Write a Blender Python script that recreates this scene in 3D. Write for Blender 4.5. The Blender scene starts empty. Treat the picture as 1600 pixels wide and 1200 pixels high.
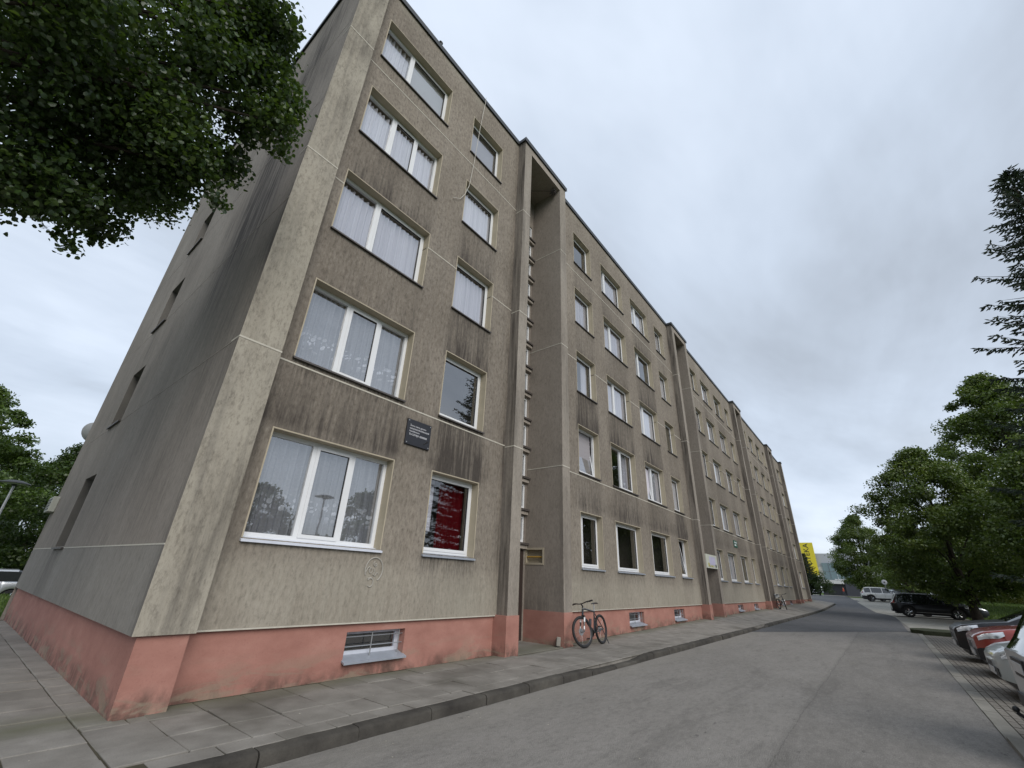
import bpy, bmesh, math, random
import numpy as np
from mathutils import Vector, Matrix

random.seed(11)
RNG = np.random.default_rng(11)
S = bpy.context.scene
COL = S.collection
PI = math.pi

# ------------------------------------------------------------------ camera
def set_camera():
    cd = bpy.data.cameras.new('camera')
    cd.sensor_fit = 'HORIZONTAL'; cd.sensor_width = 36.0
    cd.lens = 661.75 / 1600 * 36.0
    cd.clip_start = 0.05; cd.clip_end = 3000
    co = bpy.data.objects.new('camera', cd); COL.objects.link(co)
    p, y, r = 0.42997, 0.68660, 0.04436
    f = Vector((math.cos(p)*math.cos(y), math.cos(p)*math.sin(y), math.sin(p)))
    rt = f.cross(Vector((0, 0, 1))).normalized(); up = rt.cross(f)
    c, s = math.cos(r), math.sin(r)
    rt, up = c*rt + s*up, c*up - s*rt
    M = Matrix((rt, up, -f)).transposed().to_4x4()
    M.translation = (0.0, -6.669, 1.467)
    co.matrix_world = M
    S.camera = co
set_camera()

# ------------------------------------------------------------------ sky, sun, exposure
SUN_EL, SUN_AZ = math.radians(36), math.radians(250)     # direction the light comes from
def set_world():
    w = bpy.data.worlds.new('World'); S.world = w; w.use_nodes = True
    nt = w.node_tree; nt.nodes.clear(); L = nt.links.new
    out = nt.nodes.new('ShaderNodeOutputWorld'); bg = nt.nodes.new('ShaderNodeBackground')
    L(bg.outputs[0], out.inputs[0])
    sky = nt.nodes.new('ShaderNodeTexSky'); sky.sky_type = 'NISHITA'; sky.sun_disc = False
    sky.sun_elevation = SUN_EL; sky.sun_rotation = math.radians(90) - SUN_AZ
    tc = nt.nodes.new('ShaderNodeTexCoord'); sep = nt.nodes.new('ShaderNodeSeparateXYZ')
    L(tc.outputs['Generated'], sep.inputs[0])
    def M(op, a, b=None, clamp=False):
        n = nt.nodes.new('ShaderNodeMath'); n.operation = op; n.use_clamp = clamp
        for i, v in enumerate((a, b)):
            if v is None: continue
            if isinstance(v, (int, float)): n.inputs[i].default_value = v
            else: L(v, n.inputs[i])
        return n.outputs[0]
    z = M('MAXIMUM', sep.outputs[2], 0.0)
    den = M('ADD', z, 0.22)
    cmb = nt.nodes.new('ShaderNodeCombineXYZ')
    L(M('DIVIDE', sep.outputs[0], den), cmb.inputs[0]); L(M('DIVIDE', sep.outputs[1], den), cmb.inputs[1])
    def noise(scale, det, dist, off, sx=1, sy=1, rot=0):
        mp = nt.nodes.new('ShaderNodeMapping'); L(cmb.outputs[0], mp.inputs[0])
        mp.inputs['Location'].default_value = off; mp.inputs['Scale'].default_value = (sx, sy, 1)
        mp.inputs['Rotation'].default_value = (0, 0, rot)
        n = nt.nodes.new('ShaderNodeTexNoise'); L(mp.outputs[0], n.inputs['Vector'])
        n.inputs['Scale'].default_value = scale; n.inputs['Detail'].default_value = det
        n.inputs['Distortion'].default_value = dist; n.inputs['Roughness'].default_value = 0.55
        return n.outputs[0]
    n1 = noise(0.75, 6, 0.5, (3.1, 1.7, 0), 0.7, 1.2, 0.6)
    n2 = noise(2.2, 5, 0.3, (7.7, 4.2, 0), 0.45, 1.2, 0.3)
    mixn = M('ADD', M('MULTIPLY', n1, 0.7), M('MULTIPLY', n2, 0.3))
    cr = nt.nodes.new('ShaderNodeValToRGB'); L(mixn, cr.inputs[0])
    e = cr.color_ramp.elements
    e[0].position = 0.38; e[0].color = (0.36, 0.405, 0.47, 1)
    e[1].position = 0.62; e[1].color = (0.60, 0.67, 0.775, 1)
    m = e.new(0.5); m.color = (0.475, 0.54, 0.635, 1)
    # towards the horizon the layer is seen edge on: brighter and whiter gaps between grey bands
    hz = M('SUBTRACT', 1.0, M('MULTIPLY', z, 3.2), True)
    n3 = noise(1.1, 5, 0.4, (1.2, 9.4, 0), 0.5, 1.3, 0.2)
    n3s = M('MULTIPLY', M('SUBTRACT', n3, 0.45), 5.0, True)
    brt = nt.nodes.new('ShaderNodeMix'); brt.data_type = 'RGBA'
    toward = M('MULTIPLY', M('SUBTRACT', sep.outputs[0], 0.25), 1.8, True)        # the cloud opens down the street
    low = nt.nodes.new('ShaderNodeMix'); low.data_type = 'RGBA'; L(M('MULTIPLY', M('MULTIPLY', hz, M('SUBTRACT', 1.0, toward)), 0.75), low.inputs[0])
    L(cr.outputs[0], low.inputs[6]); low.inputs[7].default_value = (0.40, 0.455, 0.53, 1)
    L(M('MULTIPLY', M('MULTIPLY', hz, n3s), toward), brt.inputs[0]); L(low.outputs[2], brt.inputs[6]); brt.inputs[7].default_value = (0.66, 0.71, 0.765, 1)
    # thin layer of blue through the cloud
    sc = nt.nodes.new('ShaderNodeMix'); sc.data_type = 'RGBA'; sc.blend_type = 'MULTIPLY'; sc.inputs[0].default_value = 1
    L(sky.outputs[0], sc.inputs[6]); sc.inputs[7].default_value = (0.1, 0.1, 0.1, 1)
    mx = nt.nodes.new('ShaderNodeMix'); mx.data_type = 'RGBA'; mx.inputs[0].default_value = 0.93
    L(sc.outputs[2], mx.inputs[6]); L(brt.outputs[2], mx.inputs[7])
    L(mx.outputs[2], bg.inputs[0]); bg.inputs[1].default_value = 1.0
set_world()
def set_sun():
    ld = bpy.data.lights.new('sun', 'SUN'); ld.energy = 1.6; ld.angle = math.radians(40); ld.color = (1.0, 0.95, 0.89)
    lo = bpy.data.objects.new('sun', ld); COL.objects.link(lo)
    d = Vector((math.cos(SUN_EL)*math.cos(SUN_AZ), math.cos(SUN_EL)*math.sin(SUN_AZ), math.sin(SUN_EL)))
    lo.rotation_euler = d.to_track_quat('Z', 'Y').to_euler(); lo.location = (0, -30, 60)
set_sun()
S.view_settings.view_transform = 'Standard'; S.view_settings.look = 'None'
S.view_settings.exposure = 0.5; S.view_settings.gamma = 1.0; S.view_settings.use_curve_mapping = False
S.render.engine = 'CYCLES'
S.cycles.max_bounces = 8; S.cycles.transparent_max_bounces = 16

# ------------------------------------------------------------------ node helpers / materials
class NT:
    def __init__(s, name):
        s.m = bpy.data.materials.new(name); s.m.use_nodes = True
        s.t = s.m.node_tree; s.n = s.t.nodes; s.b = s.n['Principled BSDF']; s.out = s.n['Material Output']
    def L(s, a, b): s.t.links.new(a, b)
    def node(s, k, **kw):
        n = s.n.new('ShaderNode' + k)
        for a, v in kw.items(): setattr(n, a, v)
        return n
    def val(s, sock, v):
        if isinstance(v, (int, float)): sock.default_value = v
        elif isinstance(v, (tuple, list)): sock.default_value = tuple(v) + ((1,) if len(v) == 3 and len(sock.default_value) == 4 else ())
        else: s.L(v, sock)
    def math(s, op, a, b=0.0, clamp=False):
        n = s.node('Math', operation=op, use_clamp=clamp); s.val(n.inputs[0], a); s.val(n.inputs[1], b); return n.outputs[0]
    def pos(s, scale=(1, 1, 1), rnd=False):
        g = s.node('NewGeometry')
        mp = s.node('Mapping'); s.L(g.outputs['Position'], mp.inputs[0]); mp.inputs['Scale'].default_value = scale
        return mp.outputs[0]
    def obj(s, scale=(1, 1, 1)):
        g = s.node('TexCoord'); mp = s.node('Mapping'); s.L(g.outputs['Object'], mp.inputs[0]); mp.inputs['Scale'].default_value = scale
        return mp.outputs[0]
    def noise(s, vec, scale, det=4, rough=0.55, dist=0.0):
        n = s.node('TexNoise'); s.L(vec, n.inputs['Vector']); n.inputs['Scale'].default_value = scale
        n.inputs['Detail'].default_value = det; n.inputs['Roughness'].default_value = rough; n.inputs['Distortion'].default_value = dist
        return n.outputs[0]
    def ramp(s, fac, stops):
        r = s.node('ValToRGB'); s.L(fac, r.inputs[0]); e = r.color_ramp.elements
        while len(e) < len(stops): e.new(0.5)
        for el, (p, c) in zip(e, stops):
            el.position = p; el.color = tuple(c) + (1,) if not isinstance(c, (int, float)) else (c, c, c, 1)
        return r.outputs[0]
    def mix(s, f, a, b, mode='MIX'):
        n = s.node('Mix', data_type='RGBA', blend_type=mode); s.val(n.inputs[0], f); s.val(n.inputs[6], a); s.val(n.inputs[7], b)
        return n.outputs[2]
    def attr(s, name):
        n = s.node('Attribute'); n.attribute_name = name; return n.outputs['Fac']
    def bump(s, h, strength=0.3, dist=0.02):
        n = s.node('Bump'); s.L(h, n.inputs['Height']); n.inputs['Strength'].default_value = strength; n.inputs['Distance'].default_value = dist
        s.L(n.outputs[0], s.b.inputs['Normal'])
    def col(s, c): s.val(s.b.inputs['Base Color'], c)
    def rough(s, r): s.val(s.b.inputs['Roughness'], r)

def simple(name, c, rough=0.6, metal=0.0, var=0.12, scale=6.0, spec=0.5, coat=0.0):
    k = NT(name); n = k.noise(k.obj(), scale, 4)
    k.col(k.mix(n, tuple(x*(1-var) for x in c), tuple(min(1, x*(1+var)) for x in c)))
    k.rough(rough); k.b.inputs['Metallic'].default_value = metal
    k.b.inputs['Specular IOR Level'].default_value = spec
    if coat: k.b.inputs['Coat Weight'].default_value = coat; k.b.inputs['Coat Roughness'].default_value = 0.04
    return k.m

MAT = {}
def concrete(name, c_lo, c_mid, c_hi, streak=1.0, bump=0.5, dirt=True, scratch=0.35):
    k = NT(name)
    big = k.noise(k.pos((0.6, 0.6, 0.35)), 0.9, 5, 0.6)
    st = k.noise(k.pos((9, 9, 0.55)), 1.3, 6, 0.65)
    st2 = k.noise(k.pos((30, 30, 3.0)), 1.0, 4, 0.6)
    fine = k.noise(k.pos((1, 1, 0.33)), 42, 5, 0.75)
    mid = k.noise(k.pos((1, 1, 0.42)), 18, 6, 0.74)
    base = k.ramp(k.math('ADD', k.math('MULTIPLY', big, 0.6), k.math('MULTIPLY', st, 0.4)), [(0.32, c_lo), (0.5, c_mid), (0.68, c_hi)])
    base = k.mix(k.math('MULTIPLY', k.math('SUBTRACT', st2, 0.46), 0.6*streak, True), base, (0.17, 0.14, 0.105))
    base = k.mix(k.math('MULTIPLY', k.math('SUBTRACT', fine, 0.52), 2.2, True), base, (0.11, 0.095, 0.075))
    base = k.mix(k.math('MULTIPLY', k.math('SUBTRACT', 0.44, fine), 2.0, True), base, (0.52, 0.47, 0.38))
    base = k.mix(k.math('MULTIPLY', k.math('MULTIPLY', k.math('SUBTRACT', mid, 0.50), 6.0, True), .85*scratch), base, (0.095, 0.080, 0.064))
    base = k.mix(k.math('MULTIPLY', k.math('MULTIPLY', k.math('SUBTRACT', 0.46, mid), 6.0, True), .6*scratch), base, (0.50, 0.455, 0.38))
    blot = k.noise(k.pos((1, 1, 0.6)), 3.2, 6, 0.72)
    base = k.mix(k.math('MULTIPLY', k.math('MULTIPLY', k.math('SUBTRACT', blot, 0.50), 5.0, True), .45*scratch), base, (0.13, 0.108, 0.082))
    if dirt:
        pale = k.attr('pale')
        base = k.mix(k.math('MULTIPLY', pale, k.math('ADD', 0.10, k.math('MULTIPLY', st, 0.8)), True), base, (0.38, 0.36, 0.295))
        d = k.attr('dirt')
        dm = k.math('MULTIPLY', d, k.math('MULTIPLY', k.math('SUBTRACT', st, 0.22), 3.6), True)
        base = k.mix(k.math('MULTIPLY', dm, 0.9, True), base, (0.045, 0.038, 0.034))
        dr = k.attr('drip')
        drm = k.math('MULTIPLY', dr, k.math('MULTIPLY', k.math('SUBTRACT', st2, 0.42), 5.0), True)
        base = k.mix(k.math('MULTIPLY', drm, 0.85, True), base, (0.05, 0.045, 0.04))
    k.col(base); k.rough(0.93); k.b.inputs['Specular IOR Level'].default_value = 0.2
    h = k.math('ADD', k.math('MULTIPLY', fine, 0.7), k.math('ADD', k.math('MULTIPLY', mid, 1.4*scratch), k.math('MULTIPLY', st2, 0.3)))
    k.bump(h, bump, 0.02)
    return k.m
MAT['wall'] = concrete('scratched_render', (0.208, 0.178, 0.143), (0.295, 0.257, 0.211), (0.38, 0.338, 0.284), scratch=.85)
MAT['pilaster'] = concrete('pale_render', (0.345, 0.312, 0.252), (0.415, 0.38, 0.312), (0.47, 0.435, 0.365), streak=0.4, dirt=True, scratch=.55)
MAT['fin'] = concrete('grey_concrete', (0.285, 0.25, 0.212), (0.335, 0.298, 0.255), (0.39, 0.352, 0.305), streak=0.4, bump=0.3)
MAT['recess'] = concrete('smooth_render', (0.265, 0.232, 0.195), (0.315, 0.275, 0.235), (0.355, 0.315, 0.27), streak=0.2, bump=0.12)
MAT['gable'] = concrete('gable_render', (0.275, 0.24, 0.208), (0.33, 0.292, 0.255), (0.38, 0.34, 0.30), streak=0.35, bump=0.2)
MAT['gablelow'] = concrete('bluish_render', (0.255, 0.236, 0.21), (0.31, 0.29, 0.26), (0.375, 0.352, 0.32), streak=0.35, bump=0.2)

def mk_plinth():
    k = NT('pink_plinth')
    g = k.node('NewGeometry'); sp = k.node('SeparateXYZ'); k.L(g.outputs['Position'], sp.inputs[0])
    n = k.noise(k.pos((1, 1, 1.6)), 1.6, 6, 0.62); f = k.noise(k.pos(), 40, 4); st = k.noise(k.pos((1.6, 1.6, 1.2)), 2.2, 7, 0.68, 0.4)
    c = k.ramp(n, [(0.3, (0.31, 0.148, 0.118)), (0.55, (0.38, 0.190, 0.152)), (0.75, (0.44, 0.24, 0.195))])
    low = k.math('SUBTRACT', 1.0, k.math('MULTIPLY', k.attr('hgt'), 3.4), True)
    lowp = k.math('MULTIPLY', low, k.math('MULTIPLY', k.math('SUBTRACT', st, 0.40), 7.0), True)
    c = k.mix(k.math('MULTIPLY', lowp, 0.8, True), c, (0.085, 0.06, 0.048))
    grey = k.math('MULTIPLY', k.math('SUBTRACT', k.noise(k.pos((0.8, 0.8, 3.2)), 1.5, 6, 0.68, 0.6), 0.51), 12.0, True)
    grey = k.math('MULTIPLY', grey, k.math('SUBTRACT', 1.0, k.math('MULTIPLY', k.attr('hgt'), 2.0), True))
    c = k.mix(k.math('MULTIPLY', grey, 0.8, True), c, (0.27, 0.23, 0.17))
    c = k.mix(k.math('MULTIPLY', k.math('SUBTRACT', f, 0.55), 1.2, True), c, (0.2, 0.08, 0.07))
    k.col(c); k.rough(0.85); k.b.inputs['Specular IOR Level'].default_value = 0.25
    k.bump(k.math('ADD', k.math('MULTIPLY', f, 0.5), st), 0.3, 0.012)
    return k.m
MAT['plinth'] = mk_plinth()
MAT['reveal'] = simple('cream_reveal', (0.40, 0.35, 0.26), 0.8, var=0.18, scale=3)
MAT['shadedreveal'] = simple('shaded_grey_reveal', (0.12, 0.112, 0.10), 0.9, var=0.2, scale=3)  # grey concrete of the gable reveals, darkened to carry their shade
MAT['joint'] = simple('lime_mortar', (0.50, 0.47, 0.40), 0.9, var=0.25, scale=9)
MAT['upvc'] = simple('white_window_plastic', (0.72, 0.73, 0.74), 0.35, var=0.06, scale=2)
MAT['gasket'] = simple('black_rubber', (0.02, 0.02, 0.022), 0.6)
MAT['sill_zinc'] = simple('zinc_sheet', (0.36, 0.39, 0.44), 0.45, 0.3, var=0.2)
MAT['sill_white'] = simple('painted_sill', (0.62, 0.65, 0.72), 0.4, var=0.12)
MAT['sill_dark'] = simple('dark_sill', (0.07, 0.06, 0.055), 0.5, var=0.3)
MAT['coping'] = simple('dark_tin', (0.035, 0.038, 0.04), 0.5, 0.2)
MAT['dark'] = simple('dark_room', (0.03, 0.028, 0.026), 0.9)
MAT['room'] = simple('room_wall', (0.16, 0.14, 0.12), 0.9)
MAT['door'] = simple('brown_door', (0.035, 0.024, 0.02), 0.5)
MAT['steel'] = simple('grey_steel', (0.38, 0.39, 0.40), 0.4, 0.7)
MAT['kerbc'] = None

def mk_glass(f0=.30, name='window_glass'):
    k = NT(name); k.n.remove(k.b)
    tr = k.node('BsdfTransparent'); gl = k.node('BsdfGlossy'); gl.inputs['Roughness'].default_value = 0.0
    tr.inputs[0].default_value = (0.93, 0.95, 0.96, 1)
    lw = k.node('LayerWeight'); lw.inputs['Blend'].default_value = 0.5
    fr = k.math('ADD', f0, k.math('MULTIPLY', k.math('POWER', lw.outputs['Facing'], 4.0), 1-f0), True)   # the same from both sides of the pane
    nz = k.noise(k.pos((1, 1, 1)), 2.2, 2); bp = k.node('Bump'); bp.inputs['Strength'].default_value = 0.012; bp.inputs['Distance'].default_value = 0.05
    k.L(nz, bp.inputs['Height']); k.L(bp.outputs[0], gl.inputs['Normal'])
    mx = k.node('MixShader'); k.L(fr, mx.inputs[0])
    k.L(tr.outputs[0], mx.inputs[1]); k.L(gl.outputs[0], mx.inputs[2]); k.L(mx.outputs[0], k.out.inputs[0])
    return k.m
MAT['glass'] = mk_glass(); MAT['clearglass'] = mk_glass(.20, 'clear_window_glass')
def mk_curtain(name, c, alpha, lace=False, trans=0.35):
    k = NT(name); k.n.remove(k.b)
    d = k.node('BsdfDiffuse'); t = k.node('BsdfTranslucent'); tr = k.node('BsdfTransparent')
    d.inputs[0].default_value = (*c, 1); t.inputs[0].default_value = (*c, 1)
    m1 = k.node('MixShader'); m1.inputs[0].default_value = trans; k.L(d.outputs[0], m1.inputs[1]); k.L(t.outputs[0], m1.inputs[2])
    a = alpha
    if lace:
        g = k.node('TexCoord'); sp = k.node('SeparateXYZ'); k.L(g.outputs['Object'], sp.inputs[0])
        z = sp.outputs[2]
        band = k.math('SUBTRACT', 1.0, k.math('MULTIPLY', k.math('ABSOLUTE', k.math('SUBTRACT', z, 0.45)), 4.5), True)
        v = k.node('TexVoronoi'); v.inputs['Scale'].default_value = 14; k.L(k.obj((1, 0.1, 0.8)), v.inputs['Vector'])
        pat = k.math('MULTIPLY', band, k.math('GREATER_THAN', 0.38, v.outputs['Distance']))
        nn = k.noise(k.obj((1, 0.1, 1)), 30, 3)
        a = k.math('ADD', alpha, k.math('ADD', k.math('MULTIPLY', pat, 0.5), k.math('MULTIPLY', k.math('SUBTRACT', nn, 0.5), 0.15)), True)
    m2 = k.node('MixShader'); k.val(m2.inputs[0], a); k.L(tr.outputs[0], m2.inputs[1]); k.L(m1.outputs[0], m2.inputs[2])
    k.L(m2.outputs[0], k.out.inputs[0]); return k.m
MAT['lace'] = mk_curtain('lace_curtain', (0.80, 0.81, 0.87), 0.36, True, trans=.1)
MAT['net'] = mk_curtain('net_curtain', (0.74, 0.72, 0.78), 0.90, trans=.15)
MAT['netpale'] = mk_curtain('pale_net_curtain', (0.80, 0.79, 0.84), 1.0, trans=.12)
MAT['redcurtain'] = mk_curtain('red_curtain', (0.10, 0.006, 0.009), 1.0, trans=0.15)
MAT['blind'] = mk_curtain('white_blind', (0.78, 0.78, 0.78), 1.0, trans=0.3)
MAT['zebra'] = mk_curtain('grey_blind', (0.42, 0.40, 0.42), 1.0, trans=0.2)

def mk_pave():
    k = NT('paving_slab'); oi = k.node('ObjectInfo')
    n = k.noise(k.pos(), 2.2, 6, 0.62); f = k.noise(k.pos(), 70, 4, 0.7); b = k.noise(k.pos((1, 1, 1)), 0.5, 4)
    c = k.ramp(n, [(0.3, (0.175, 0.162, 0.144)), (0.5, (0.232, 0.217, 0.194)), (0.7, (0.285, 0.268, 0.241))])
    c = k.mix(k.math('MULTIPLY', oi.outputs['Random'], 0.35), c, (0.13, 0.122, 0.105))
    c = k.mix(k.math('MULTIPLY', k.math('SUBTRACT', b, 0.56), 5.0, True), c, (0.095, 0.088, 0.072))
    c = k.mix(k.math('MULTIPLY', k.math('SUBTRACT', f, 0.5), 1.6, True), c, (0.10, 0.092, 0.08))
    gs = k.noise(k.pos((0.7, 2.2, 1)), 1.0, 4)
    wall = k.node('NewGeometry'); sp = k.node('SeparateXYZ'); k.L(wall.outputs['Position'], sp.inputs[0])
    near = k.math('SUBTRACT', 1.0, k.math('MULTIPLY', k.math('ABSOLUTE', sp.outputs[1]), 1.9), True)
    c = k.mix(k.math('MULTIPLY', k.math('MULTIPLY', near, k.math('MULTIPLY', gs, 1.5), True), 0.75), c, (0.10, 0.105, 0.055))
    k.col(c); k.rough(0.9); k.b.inputs['Specular IOR Level'].default_value = 0.25
    k.bump(k.math('ADD', f, k.math('MULTIPLY', n, 0.6)), 0.25, 0.01); return k.m
MAT['slab'] = mk_pave()
def mk_asphalt(name, lo, hi, spots=True, patchy=True):
    k = NT(name)
    n = k.noise(k.pos((0.8, 1.0, 1)), 0.35, 6, 0.62, 0.4); m = k.noise(k.pos((0.45, 1.3, 1)), 1.7, 7, 0.68, 0.3); f = k.noise(k.pos(), 60, 5, 0.85); v = k.node('TexVoronoi'); v.inputs['Scale'].default_value = 85
    k.L(k.pos(), v.inputs['Vector'])
    fac = k.math('ADD', k.math('MULTIPLY', n, 0.5), k.math('MULTIPLY', m, 0.5))
    c = k.ramp(fac, [(0.36, lo), (0.62, hi)])
    c = k.mix(k.math('MULTIPLY', k.math('MULTIPLY', k.math('SUBTRACT', f, 0.46), 4.0, True), 0.6), c, tuple(x*0.40 for x in lo))
    c = k.mix(k.math('MULTIPLY', k.math('MULTIPLY', k.math('SUBTRACT', 0.44, f), 4.0, True), 0.5), c, tuple(min(1, x*1.7) for x in hi))
    if patchy:
        g = k.node('NewGeometry'); sp = k.node('SeparateXYZ'); k.L(g.outputs['Position'], sp.inputs[0]); y = sp.outputs[1]
        wob = k.math('ADD', y, k.math('MULTIPLY', k.math('SUBTRACT', k.noise(k.pos((0.9, 0.1, 1)), 1.2, 6, 0.7), 0.5), 0.16))
        side = k.math('MULTIPLY', k.math('ADD', wob, 5.35), 14.0, True)          # paving lane edge, paler on the building side
        c = k.mix(k.math('MULTIPLY', side, 0.22), c, tuple(min(1, x*1.35) for x in hi))
        seam = k.math('LESS_THAN', k.math('ABSOLUTE', k.math('ADD', wob, 5.36)), 0.007)
        c = k.mix(k.math('MULTIPLY', seam, k.math('MULTIPLY', m, 0.6)), c, (0.04, 0.038, 0.035))
        dk = k.math('MULTIPLY', k.math('SUBTRACT', k.noise(k.pos((0.30, 1.5, 1)), 1.3, 7, 0.68, 0.5), 0.55), 6.0, True)
        c = k.mix(k.math('MULTIPLY', dk, 0.5), c, tuple(x*0.55 for x in lo))
        gr = k.noise(k.pos((0.6, 1.2, 1)), 13, 6, 0.75)
        c = k.mix(k.math('MULTIPLY', k.math('MULTIPLY', k.math('SUBTRACT', gr, 0.5), 6.0, True), 0.38), c, tuple(x*0.6 for x in lo))
        c = k.mix(k.math('MULTIPLY', k.math('MULTIPLY', k.math('SUBTRACT', 0.47, gr), 6.0, True), 0.28), c, tuple(x*1.4 for x in hi))
        chip = k.math('MULTIPLY', k.math('SUBTRACT', k.noise(k.pos((0.5, 1.4, 1)), 6.0, 4, 0.7), 0.66), 14.0, True)
        c = k.mix(k.math('MULTIPLY', chip, 0.7), c, (0.05, 0.048, 0.045))
        sd = k.math('MULTIPLY', k.math('SUBTRACT', 0.45, k.math('ADD', y, 2.06+.45)), -4.0, True)
        dust = k.math('MULTIPLY', k.math('ADD', y, 2.75), 2.0, True)
        c = k.mix(k.math('MULTIPLY', k.math('MULTIPLY', dust, m), 0.6), c, (0.27, 0.25, 0.215))
    k.col(c); k.rough(0.9); k.b.inputs['Specular IOR Level'].default_value = 0.25
    k.bump(k.math('ADD', k.math('MULTIPLY', f, 1.2), k.math('ADD', v.outputs['Distance'], k.math('MULTIPLY', m, 2.5))), 0.5, 0.014); return k.m
MAT['road'] = mk_asphalt('worn_asphalt', (0.175, 0.165, 0.150), (0.25, 0.236, 0.217))
MAT['newroad'] = mk_asphalt('newer_asphalt', (0.095, 0.097, 0.10), (0.13, 0.132, 0.137), patchy=False)
MAT['apron'] = mk_asphalt('concrete_apron', (0.27, 0.26, 0.23), (0.36, 0.35, 0.31), patchy=False)
def mk_stone(name, lo, hi, sc=3.0, b=0.3):
    k = NT(name); oi = k.node('ObjectInfo'); n = k.noise(k.pos(), sc, 6, 0.65); f = k.noise(k.pos(), 60, 4, 0.7)
    c = k.ramp(n, [(0.3, lo), (0.7, hi)]); c = k.mix(k.math('MULTIPLY', k.math('SUBTRACT', f, 0.5), 1.5, True), c, tuple(x*.45 for x in lo))
    c = k.mix(k.math('MULTIPLY', oi.outputs['Random'], 0.3), c, tuple(x*.8 for x in lo))
    k.col(c); k.rough(0.92); k.b.inputs['Specular IOR Level'].default_value = 0.2; k.bump(k.math('ADD', f, n), b, 0.015); return k.m
MAT['kerb'] = mk_stone('old_kerb_stone', (0.034, 0.031, 0.028), (0.105, 0.097, 0.083), 2.2)
MAT['flush'] = mk_stone('pale_kerb_stone', (0.20, 0.19, 0.165), (0.29, 0.275, 0.24))
MAT['paver'] = mk_stone('grey_paver', (0.165, 0.15, 0.13), (0.25, 0.23, 0.20), 1.2)
MAT['mossy'] = mk_stone('mossy_kerb', (0.03, 0.035, 0.018), (0.07, 0.075, 0.045))
MAT['soil'] = mk_stone('soil', (0.05, 0.045, 0.03), (0.09, 0.08, 0.055))
def mk_grass():
    k = NT('grass_ground'); n = k.noise(k.pos(), 0.25, 6, 0.65); f = k.noise(k.pos(), 14, 5, 0.75)
    c = k.ramp(k.math('ADD', k.math('MULTIPLY', n, 0.6), k.math('MULTIPLY', f, 0.4)), [(0.35, (0.03, 0.055, 0.012)), (0.5, (0.06, 0.10, 0.02)), (0.68, (0.11, 0.145, 0.03))])
    k.col(c); k.rough(0.95); k.b.inputs['Specular IOR Level'].default_value = 0.1; k.bump(f, 0.8, 0.08); return k.m
MAT['grass'] = mk_grass()
def mk_leaf(name, dark, mid, light, trans=0.35):
    k = NT(name); k.n.remove(k.b)
    c = k.ramp(k.attr('rnd'), [(0.0, dark), (0.55, mid), (1.0, light)])
    d = k.node('BsdfDiffuse'); t = k.node('BsdfTranslucent'); g = k.node('BsdfGlossy'); g.inputs['Roughness'].default_value = 0.45
    k.L(c, d.inputs[0]); k.L(k.mix(0.5, c, (0.10, 0.16, 0.012)), t.inputs[0])
    m = k.node('MixShader'); m.inputs[0].default_value = trans; k.L(d.outputs[0], m.inputs[1]); k.L(t.outputs[0], m.inputs[2])
    m2 = k.node('MixShader'); m2.inputs[0].default_value = 0.05; k.L(m.outputs[0], m2.inputs[1]); k.L(g.outputs[0], m2.inputs[2])
    k.L(m2.outputs[0], k.out.inputs[0]); return k.m
MAT['linden'] = mk_leaf('linden_leaf', (0.022, 0.045, 0.011), (0.042, 0.085, 0.016), (0.12, 0.18, 0.03), .42)
MAT['maple'] = mk_leaf('maple_leaf', (0.044, 0.074, 0.013), (0.09, 0.138, 0.021), (0.19, 0.235, 0.036))
MAT['darkleaf'] = mk_leaf('dark_leaf', (0.022, 0.046, 0.011), (0.045, 0.083, 0.017), (0.09, 0.135, 0.027))
MAT['brightleaf'] = mk_leaf('bright_leaf', (0.045, 0.082, 0.013), (0.085, 0.145, 0.024), (0.15, 0.22, 0.04))
MAT['yellowleaf'] = mk_leaf('yellow_green_leaf', (0.10, 0.11, 0.015), (0.17, 0.18, 0.02), (0.26, 0.26, 0.04))
MAT['needle'] = mk_leaf('spruce_needle', (0.022, 0.036, 0.025), (0.042, 0.062, 0.042), (0.075, 0.10, 0.065), 0.12)
MAT['bark'] = mk_stone('bark', (0.028, 0.023, 0.018), (0.07, 0.058, 0.045), 8, 0.8)

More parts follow.
